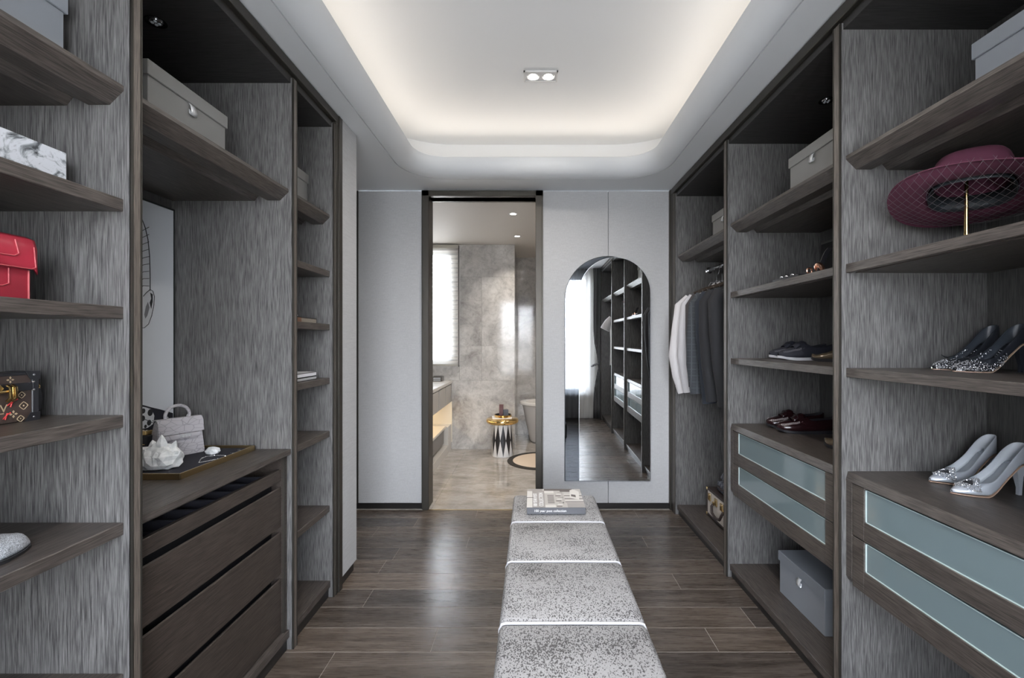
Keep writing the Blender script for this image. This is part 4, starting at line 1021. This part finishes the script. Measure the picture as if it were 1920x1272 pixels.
for i, (x, y_) in enumerate(((-.024, .068), (-.018, .040), (-.022, -.012))):
    q = thing('cufflink', ('silver cufflink on the black tray, farthest of the three', 'silver cufflink on the black tray, middle of the three', 'silver cufflink on the black tray, nearest of the three')[i], 'cufflink', (1.125+x, 1.93+y_, 1.529), group='cufflinks')
    bm = new(); ell(bm, (0, 0, .013), (.009, .009, .006), 12, 8); obj('face', bm, CHR, q, world=False, smooth=True)
    bm = new(); lathe(bm, [(.006, 0), (.006, .003), (.002, .004), (.002, .012)], 10); obj('post', bm, CHR, q, world=False, smooth=True)
RG = mat('rose_gold', (.75, .45, .33), .2, 1)
wt = thing('wrist_watch', 'rose gold watch with an upright black strap on the upper shelf', 'watch', (1.118, 1.775, 1.5235), (0, 0, .1))
bm = new(); lathe(bm, [(.015, 0), (.021, .002), (.022, .010), (.018, .013), (.004, .0135)], 28); bm.transform(Matrix.Translation((0, 0, .022)) @ Matrix.Rotation(1.2, 4, 'Y')); obj('case', bm, RG, wt, world=False, smooth=True)
bm = new(); loft(bm, [[(x-.011, y_, z_), (x+.011, y_, z_), (x+.011, y_+.003, z_), (x-.011, y_+.003, z_)] for x, y_, z_ in ((.004, .0, .0), (.010, -.004, .03), (.030, -.012, .085), (.040, -.016, .100))]); obj('strap', bm, BLACKL, wt, world=False)
bm = new(); tube(bm, [(-.015+.011*math.cos(a), .026, .0165+.011*math.sin(a)) for a in [2*PI*i/16 for i in range(16)]], .0035, 8, True); obj('buckle', bm, RG, wt, world=False, smooth=True)
# ---------------------------------------------------------------- portrait panel above the drawer chest
AX = -1.4555
ap = thing('art_panel', 'pale grey printed panel with a striped wrap and an ear, behind the handbag', 'picture', (AX, 1.5, .821))
bm = new(); box(bm, -1.469, AX-.0005, 1.143, 1.853, .822, 1.792, .001); obj('board', bm, mat('pale_print', (.72, .745, .78), .45), ap)
bm = new(); box(bm, -1.469, AX+.001, 1.853, 1.857, .822, 1.796); box(bm, -1.469, AX+.001, 1.140, 1.857, 1.792, 1.798); obj('frame', bm, mat('dark_green_edge', (.012, .018, .016), .3), ap)
INK = mat('ink', (.025, .025, .028), .6); INKG = mat('ink_grey', (.20, .20, .21), .6); SKIN = mat('print_pale', (.66, .67, .69), .6)
def art(x, y, k=1): 
    Y = -AX*F/(CX-x); return (AX+.0005*k, Y, CZ-(y-CY)*Y/F)
def apoly(px, m, k, name='print'):
    bm = new(); flat(bm, [art(x, y, k) for x, y in px]); obj(name, bm, m, ap)
def aline(px, r, m=None):
    bm = new(); tube(bm, [art(x, y, 2) for x, y in px], r, 5); obj('print_line', bm, m or INK, ap)
wrap = [(230, 400), (255, 403), (266, 412), (272, 428), (277, 450), (280, 480), (281, 520), (281, 545), (268, 556), (245, 560), (225, 560)]
apoly(wrap, SKIN, 1)
aline(wrap[1:8], .0016)
for i in range(9):
    y0 = 430+i*15; aline([(232, y0+26), (252, y0+12-i*1.5), (268, y0+2-2*i), (279, y0-8-1.2*i+4)], .0011)
ear = [(268, 556), (274, 549), (281, 543), (286, 546), (289, 556), (288, 572), (284, 592), (278, 608), (270, 615), (262, 616), (262, 560)]
apoly(ear, SKIN, 1, 'print_ear'); aline(ear[:-1], .0012)
apoly([(281, 549), (286, 552), (286, 566), (283, 580), (280, 568), (283, 560)], INK, 2); apoly([(273, 575), (277, 566), (280, 577), (276, 592), (272, 598), (270, 590)], INKG, 2)
apoly([(225, 745), (262, 758), (283, 764), (300, 768), (324, 775), (324, 850), (225, 870)], mat('ink_navy', (.018, .018, .026), .6), 1)
apoly([(230, 758), (255, 762), (272, 764), (284, 768), (289, 780), (287, 795), (276, 803), (255, 806), (230, 806)], SKIN, 2)
for x, y, r in ((281, 774, .012), (279, 793, .010), (268, 771, .009), (267, 785, .010), (255, 776, .010), (254, 795, .009), (272, 800, .006)):
    c = art(x, y, 3); bm = new(); flat(bm, [(c[0], c[1]+r*math.cos(2*PI*i/16), c[2]+r*1.1*math.sin(2*PI*i/16)) for i in range(16)]); obj('print_dot', bm, INK, ap)
aline([(250, 780), (270, 786), (288, 794)], .0012)

# ---------------------------------------------------------------- tray, handbag, crystals, jewellery on the drawer chest
CT = .821
tr_ = thing('display_tray', 'black display tray with a brass rim on the drawer chest', 'tray', (-1.285, 1.642, CT))
bm = new(); box(bm, -.165, .165, -.192, .192, .001, .010); obj('velvet_base', bm, BLACKV, tr_, world=False)
bm = new()
for s in (-1, 1): box(bm, s*.170, s*.165, -.197, .197, 0, .020, .0008); box(bm, -.170, .170, s*.197, s*.192, 0, .020, .0008)
obj('brass_rim', bm, BRASSD, tr_, world=False)
TZ2 = CT+.010
CROC = mat('grey_croc_leather', (.42, .40, .42), .3)
_vn = CROC.node_tree.nodes.new('ShaderNodeTexVoronoi'); _vn.feature = 'DISTANCE_TO_EDGE'; _vn.inputs['Scale'].default_value = 1
CROC.node_tree.links.new(coord(CROC, (32, 32, 62)), _vn.inputs['Vector']); setc(CROC, ramp(CROC, _vn.outputs['Distance'], [(.0, (.27, .255, .27)), (.06, (.45, .43, .45))])); bump(CROC, _vn.outputs['Distance'], .35, .002)
hb = thing('handbag', 'small pale grey crocodile leather handbag with a top handle', 'handbag', (-1.338, 1.722, TZ2), (0, 0, math.radians(62)))
bm = new(); q = lambda a, b, z_: [(-a, -b, z_), (a, -b, z_), (a, b, z_), (-a, b, z_)]
loft(bm, [q(.078, .032, 0), q(.079, .033, .006), q(.072, .024, .10), q(.068, .014, .136)]); bmesh.ops.bevel(bm, geom=bm.edges[:], offset=.004, segments=2, affect='EDGES'); obj('body', bm, CROC, hb, world=False, smooth=True, ang=45)
bm = new(); fl_ = [(.016, .139), (-.016, .141), (-.027, .128), (-.0335, .086)]
loft(bm, [[(x*.074, y_, z_) for y_, z_ in fl_] for x in (-1, 1)], closed=False); fp = obj('flap', bm, CROC, hb, world=False, solid=.0035)
bm = new(); prism(bm, [(-.060, .084), (.060, .084), (.060, .072), (.050, .066), (-.050, .066), (-.060, .072)], 1, -.0365, -.0300); obj('belt', bm, CROC, hb, world=False)
bm = new(); box(bm, -.008, .030, -.0392, -.0365, .070, .082, .001); cl_ = obj('clasp', bm, mat('clasp_silver', (.72, .72, .73), .25, .35), hb, world=False)
for x in (.0, .012, .022):
    bm = new(); tube(bm, [(x+.0045*math.cos(a), -.0402, .076+.0055*math.sin(a)) for a in [2*PI*i/12 for i in range(12)]], .0012, 6, True); obj('clasp_ring', bm, MATS['clasp_silver'], cl_, world=False, smooth=True)
bm = new(); P = [(-.036, 0, .136)]+[(-.040*math.cos(a), 0, .150+.038*math.sin(a)) for a in [PI*i/12 for i in range(13)]]+[(.036, 0, .136)]
tube(bm, P, .0058, 10); hd = obj('handle', bm, CROC, hb, world=False, smooth=True)
for s in (-1, 1):
    bm = new(); tube(bm, [(s*.037+.007*math.cos(a), 0, .143+.007*math.sin(a)) for a in [2*PI*i/12 for i in range(12)]], .0016, 6, True); obj('handle_ring', bm, MATS['clasp_silver'], hd, world=False, smooth=True)
QZ = mat('milky_quartz', (.80, .81, .82), .22, 0, Subsurface_Weight=.5, Subsurface_Radius=(.03, .03, .03))
_f = noise(QZ, coord(QZ, (40, 40, 40)), 1, 5); setc(QZ, ramp(QZ, _f, [(.35, (.58, .60, .60)), (.65, (.86, .86, .86))])); bump(QZ, _f, .5, .003)
def rock(bm, c, r, seed, sub=2):
    rnd = random.Random(seed); g = bmesh.ops.create_icosphere(bm, subdivisions=sub, radius=1)
    for v in g['verts']:
        k = 1+rnd.uniform(-.13, .13); v.co = Vector((v.co.x*r[0]*k, v.co.y*r[1]*k, max(v.co.z*r[2]*k, -r[2]*.62)))+Vector(c)
    return bm
qc = thing('crystal_cluster', 'large milky white quartz cluster on the black tray', 'crystal', (-1.262, 1.548, TZ2))
bm = new(); rock(bm, (0, 0, .032), (.070, .052, .050), 3, 3); obj('matrix', bm, QZ, qc, world=False)
crnd = random.Random(12)
pts_ = [(.004, 0, .098, .017, .06, -.05), (-.020, .004, .086, .016, -.16, 0), (.026, .004, .090, .014, .30, .05), (.044, -.004, .074, .013, .55, -.05), (-.042, -.004, .070, .015, -.40, -.1)]
pts_ += [(crnd.uniform(-.06, .06), crnd.uniform(-.035, .025), crnd.uniform(.05, .085), crnd.uniform(.010, .018), crnd.uniform(-.25, .25), crnd.uniform(-.3, .3)) for _ in range(14)]
pts_ = [(x, y_, max(.035, l_-abs(x)*.45), r_, tx+x*3, ty_+y_*4) for x, y_, l_, r_, tx, ty_ in pts_]
for i, (x, y_, l_, r_, tx, ty_) in enumerate(pts_):
    bm = new(); rr = []
    for z_, k in ((0, 1.0), (l_*.72, .92), (l_*.9, .45), (l_, .05)): rr.append([(r_*k*math.cos(PI/3*j+i)*(1.25 if j % 3 == 0 else 1), r_*k*math.sin(PI/3*j+i), z_) for j in range(6)])
    loft(bm, rr); bm.transform(Matrix.Translation((x*.7, y_, .018)) @ Euler((-ty_, tx, 0)).to_matrix().to_4x4()); obj('crystal_point', bm, QZ, qc, world=False)
qg = obj('quartz_geode', rock(new(), (0, 0, .017), (.027, .018, .0185), 9), QZ); qg.location = (-1.215, 1.735, TZ2-.0055); tag(qg, 'small round quartz stone beside the grey handbag', 'crystal')
SILV = mat('jewel_silver', (.85, .85, .86), .15, .9)
nk = thing('necklace', 'fine silver chain necklace laid on the black tray', 'necklace', (-1.170, 1.655, TZ2+.002))
bm = new(); tube(bm, [(.030*math.cos(a)+.012*math.sin(2*a), .052*math.sin(a), 0) for a in [2*PI*i/40 for i in range(40)]], .0014, 5, True); obj('chain', bm, SILV, nk, world=False, smooth=True)
bm = new(); gems(bm, [(.030*math.cos(a)+.012*math.sin(2*a), .052*math.sin(a), .001) for a in [2*PI*i/30 for i in range(0, 30)]], .0021); obj('beads', bm, SILV, nk, world=False)
for i, (x, y_) in enumerate(((-1.142, 1.742), (-1.142, 1.787))):
    er_ = thing('earring', ('small silver earring on the black tray, nearer the necklace', 'small silver earring on the black tray, nearer its far corner')[i], 'earring', (x, y_, TZ2), group='earrings')
    bm = new(); gems(bm, [(.004*k-.008, .003*math.sin(k*2), .0022) for k in range(5)], .0021); obj('stones', bm, SILV, er_, world=False)
    bm = new(); tube(bm, [(.008, 0, .0012), (.014, .003, .0012), (.016, .008, .0015)], .0007, 5); obj('hook', bm, SILV, er_, world=False)
pb = thing('perfume_bottle', 'black perfume bottle with a gold cap behind the quartz cluster', 'bottle', (-1.415, 1.665, TZ2))
bm = new(); box(bm, -.030, .030, -.022, .022, 0, .088, .003, 2); obj('glass_body', bm, BLACKL, pb, world=False)
bm = new(); box(bm, -.018, .018, -.015, .015, .0885, .104, .002); obj('cap', bm, BRASS, pb, world=False)
bm = new(); box(bm, -.014, .020, -.0226, -.0220, .056, .058); obj('gold_line', bm, BRASS, pb, world=False)

# ---------------------------------------------------------------- left near bay: clutch, red bag, trunk bag
INKM = mat('white_ink_print', (.60, .62, .66), .25)
_w = noise(INKM, coord(INKM, (1, 9, 12)), 1.3, 5, .6, 2.2); _w2 = noise(INKM, coord(INKM, (1, 26, 34)), 1, 4, .6, 3.0)
_c = ramp(INKM, _w, [(.36, (.06, .065, .07)), (.43, (.32, .34, .36)), (.50, (.60, .62, .66))]); setc(INKM, mixc(INKM, .5, _c, ramp(INKM, _w2, [(.33, (.2, .2, .21)), (.44, (1, 1, 1))]), 'MULTIPLY'))
ck = thing('box_clutch', 'white box clutch with grey ink print and gold clasp', 'clutch bag', (-1.105, .965, 1.608))
bm = new(); box(bm, -.024, .024, -.095, .095, 0, .092, .003, 2); obj('shell', bm, INKM, ck, world=False)
bm = new(); box(bm, -.008, .008, -.035, .004, .092, .096, .001); obj('clasp', bm, BRASS, ck, world=False)
bm = new(); tube(bm, [(0, .045+.006*math.cos(a), .094+.006*math.sin(a)) for a in [2*PI*i/14 for i in range(14)]], .0012, 6, True); obj('ring', bm, BRASS, ck, world=False, smooth=True)
for i in range(11):
    bm = new(); c = V(.027, -.066, .094-.0085*i); tube(bm, [c+V(.004*math.cos(a)*(i % 2), .004*math.cos(a)*((i+1) % 2), .0062*math.sin(a)) for a in [2*PI*k/10 for k in range(10)]], .0014, 5, True); obj('chain_link', bm, BRASS, ck, world=False, smooth=True)

REDL = mat('red_leather', (.30, .020, .036), .42)
_f = noise(REDL, coord(REDL, (400, 400, 400)), 1, 2); bump(REDL, _f, .15, .0005)
REDS = mat('red_stitching', (.42, .07, .08), .6)
rb = thing('shoulder_bag', 'red leather flap bag with stitched edges on the middle shelf', 'handbag', (-1.110, .885, 1.346))
bm = new(); box(bm, -.032, .028, -.10, .098, 0, .128, .006, 2); obj('body', bm, REDL, rb, world=False, smooth=True, ang=45)
bm = new(); side = [(-.030, .132), (.012, .140), (.029, .133), (.0345, .115), (.036, .070)]
loft(bm, [[(x, y_, z_-(.010 if abs(y_) > .1 and z_ < .1 else 0)) for x, z_ in side] for y_ in (-.104, -.098, .0, .098, .104)], closed=False); fp = obj('flap', bm, REDL, rb, world=False, smooth=True, ang=60, solid=.004)
for pts in ([(.0382, .096, .118), (.0395, .0985, .075), (.0395, .09, .0705), (.0395, 0, .0715), (.0395, -.09, .0705)], [(.036, .062, .128), (.0390, .066, .100), (.0395, .058, .0935), (.0395, 0, .0935), (.0395, -.05, .0935)]):
    bm = new(); tube(bm, pts, .0013, 6); obj('stitching', bm, REDS, fp, world=False, smooth=True)
bm = new(); tube(bm, [(.0295, -.05, .030), (.0295, .045, .030), (.0295, .056, .036), (.0295, .056, .068)], .0013, 6); tube(bm, [(.029, .094, .005), (.029, .094, .068)], .0018, 6); obj('pocket_piping', bm, REDS, rb, world=False, smooth=True)
bm = new(); box(bm, -.006, .02, -.01, .038, .139, .1435, .002); obj('top_patch', bm, REDL, rb, world=False)
for y_ in (.045, .070):
    bm = new(); ell(bm, (.004, y_, .140), (.004, .004, .003), 10, 6); obj('stud', bm, BRASS, rb, world=False, smooth=True)

MONO = mat('brown_monogram_canvas', (.050, .034, .028), .5); MGOLD = mat('monogram_tan', (.42, .33, .21), .5)
tk = thing('trunk_bag', 'small brown monogram trunk bag with brass locks and black corners', 'handbag', (-1.165, .945, 1.082))
bm = new(); box(bm, -.03, .030, -.10, .10, .001, .074, .002); obj('body', bm, MONO, tk, world=False)
bm = new(); box(bm, -.03, .030, -.10, .10, .078, .108, .002); obj('lid', bm, MONO, tk, world=False)
bm = new(); box(bm, -.031, .0325, -.102, .102, .069, .087, .001); box(bm, -.031, .0325, -.102, .102, .104, .111, .001)
for s in (-1, 1): box(bm, -.032, .0328, s*.088, s*.1025, .0, .112, .0015)
obj('black_edging', bm, BLACKL, tk, world=False)
for y_ in (-.094, .094):
    for z_ in (.008, .070, .088, .104):
        bm = new(); ell(bm, (.0335, y_-.004, z_), (.0022, .0028, .0028), 8, 6); obj('rivet', bm, CHR, tk, world=False, smooth=True)
    for z_ in (.010, .103):
        bm = new(); prism(bm, [(y_-.022, z_-.010), (y_+.009, z_-.010), (y_+.009, z_+.009), (y_-.010, z_+.009)] if z_ < .05 else [(y_-.010, z_-.010), (y_+.009, z_-.010), (y_+.009, z_+.009), (y_-.022, z_+.009)], 0, .0325, .0345); obj('corner', bm, BLACKL, tk, world=False)
bm = new(); prism(bm, [(-.040, .070), (.022, .070), (.030, .078), (.022, .088), (-.040, .088)], 0, .0330, .0355); lk = obj('lock_plate', bm, BRASSD, tk, world=False)
bm = new(); prism(bm, [(-.035, .068), (.015, .068), (.008, .048), (-.005, .040), (-.035, .040)], 0, .0318, .0345); obj('lock_tongue', bm, BRASSD, lk, world=False)
bm = new(); tube(bm, [(.039, -.03, .070), (.039, .052, .072)], .0032, 8); obj('lock_bar', bm, BRASS, lk, world=False, smooth=True)
bm = new(); tube(bm, [(.036, .036, .084), (.043, .036, .080), (.044, .036, .058), (.036, .036, .050)], .0036, 8); tube(bm, [(.036, .045, .084), (.043, .045, .080), (.044, .045, .058), (.036, .045, .050)], .0036, 8); obj('hasp', bm, BRASS, lk, world=False, smooth=True)
def flower(y_, z_, r, rot=0, rows=4):
    bm = new()
    for k in range(4):
        a = rot+PI/2*k; u = V(0, math.cos(a), math.sin(a)); v = V(0, -math.sin(a), math.cos(a)); c = V(.0309, y_, z_)
        flat(bm, [c+u*r*.18, c+u*r*.6+v*r*.28, c+u*r, c+u*r*.6-v*r*.28])
    obj('monogram_flower', bm, MGOLD, tk, world=False, solid=.0006)
def ring_flower(y_, z_, r):
    bm = new(); tube(bm, [(.0309, y_+r*math.cos(a)*(1-.22*abs(math.sin(2*a))), z_+r*math.sin(a)*(1-.22*abs(math.sin(2*a)))) for a in [2*PI*i/24 for i in range(24)]], .0008, 4, True); ell(bm, (.0309, y_, z_), (.0006, r*.22, r*.22), 8, 6); obj('monogram_medallion', bm, MGOLD, tk, world=False)
for y_, z_, r in ((.012, .046, .0085), (.012, .016, .0085), (.048, .050, .008), (.052, .020, .0085), (-.03, .030, .0085), (-.055, .052, .0085), (-.07, .02, .0085)): flower(y_, z_, r)
for y_, z_ in ((.046, .0955), (.005, .0955), (-.035, .0955)): 
    flower(y_, z_, .0075)
for y_, z_, r in ((.072, .036, .0085), (-.012, .006, .007), (.068, .060, .007), (.066, .008, .007)): ring_flower(y_, z_, r)
text('monogram_letter', 'L', .024, MGOLD, tk, Matrix.Translation((.0310, .022, .030)) @ Matrix.Rotation(PI/2, 4, 'Z') @ Matrix.Rotation(PI/2, 4, 'X'), .0003)
text('monogram_letter', 'V', .024, MGOLD, tk, Matrix.Translation((.0310, .026, .034)) @ Matrix.Rotation(PI/2, 4, 'Z') @ Matrix.Rotation(PI/2, 4, 'X'), .0003)
RED2 = mat('red_paint_stroke', (.50, .03, .03), .5)
for a, b in (((.006, .026), (.026, .036)), ((.032, .012), (.046, .024)), ((.040, .040), (.060, .052)), ((.012, .024), (.018, .036)), ((.036, .010), (.040, .024)), ((.046, .036), (.050, .048))):
    bm = new(); tube(bm, [(.0312, a[0], a[1]), (.0315, (a[0]+b[0])/2, (a[1]+b[1])/2+.002), (.0312, b[0], b[1])], .0013, 5); obj('red_stroke', bm, RED2, tk, world=False)
bm = new(); tube(bm, [(.004, .104, .082), (.010, .112, .078)], .003, 8); tube(bm, [(.010, .117+.007*math.cos(a), .074+.007*math.sin(a)) for a in [2*PI*i/14 for i in range(14)]], .0016, 6, True); obj('strap_ring', bm, BRASS, tk, world=False, smooth=True)
bm = new(); loft(bm, [[(x-.003, y_, z_), (x-.003, y_+.012, z_), (x+.003, y_+.012, z_), (x+.003, y_, z_)] for x, y_, z_ in ((.010, .112, .070), (.004, .122, .045), (-.006, .128, .020), (-.020, .124, .006), (-.034, .106, .004))]); obj('strap', bm, BLACKL, tk, world=False, smooth=True, ang=40)

# ---------------------------------------------------------------- narrow bay: books and small things
def book(loc, lx, ly, h, m, label, grp=None):
    t = thing('book', label, 'book', loc, group=grp)
    bm = new(); box(bm, -lx/2+.002, lx/2-.003, -ly/2+.003, ly/2-.003, .0025, h-.0025); obj('pages', bm, PAPER, t, world=False)
    bm = new(); box(bm, -lx/2, lx/2, -ly/2, ly/2, 0, .0025); box(bm, -lx/2, lx/2, -ly/2, ly/2, h-.0025, h); box(bm, lx/2-.003, lx/2, -ly/2, ly/2, 0, h); obj('cover', bm, m, t, world=False)
    return t
bkc = book((-1.115, 2.04, 1.346), .19, .24, .022, mat('tan_book_cover', (.22, .19, .155), .5), 'tan book on the third shelf of the narrow bay')
bm = new(); box(bm, .0953, .0957, -.12, -.02, .001, .021); obj('spine_label', bm, mat('rust_label', (.16, .08, .05), .5), bkc, world=False)
cm = thing('silver_charm', 'small silver charm on the tan book in the narrow bay', 'ornament', (-1.045, 1.982, 1.368))
bm = new(); ell(bm, (0, 0, .010), (.010, .008, .009), 12, 8); obj('bead', bm, CHR, cm, world=False, smooth=True)
bm = new(); ell(bm, (.006, .022, .007), (.012, .008, .006), 12, 8); obj('pendant', bm, CHR, cm, world=False, smooth=True)
book((-1.125, 2.035, 1.082), .21, .25, .016, mat('pale_grey_cover', (.40, .40, .41), .4), 'pale grey magazine at the bottom of the pair in the narrow bay', 'magazines in the narrow bay')
book((-1.125, 2.035, 1.098), .21, .25, .020, mat('white_cover', (.66, .66, .69), .35), 'white magazine lying on the pale grey one in the narrow bay', 'magazines in the narrow bay')
cb = thing('clutch_purse', 'dark purse with a gold clasp on the narrow bay shelf', 'purse', (-1.15, 1.995, .820))
bm = new(); loft(bm, [q(.05, .095, 0), q(.05, .095, .01), q(.03, .075, .09), q(.012, .055, .12)]); obj('body', bm, BLACKL, cb, world=False, smooth=True, ang=50)
bm = new(); tube(bm, [(.052, -.02, .020), (.060, -.02, .022), (.060, .045, .022), (.052, .05, .012)], .0022, 6); obj('clasp', bm, BRASS, cb, world=False, smooth=True)
wbx = thing('trinket_dish', 'white round trinket dish on the lowest shelf of the narrow bay', 'dish', (-1.10, 1.978, .452))
bm = new(); lathe(bm, [(.025, 0), (.030, .002), (.046, .016), (.048, .024), (.044, .024), (.028, .006), (.004, .005)], 28); obj('bowl', bm, WHITE, wbx, world=False, smooth=True)
bm = new(); ell(bm, (.03, 0, .026), (.012, .012, .012), 12, 8); obj('knob', bm, WHITE, wbx, world=False, smooth=True)
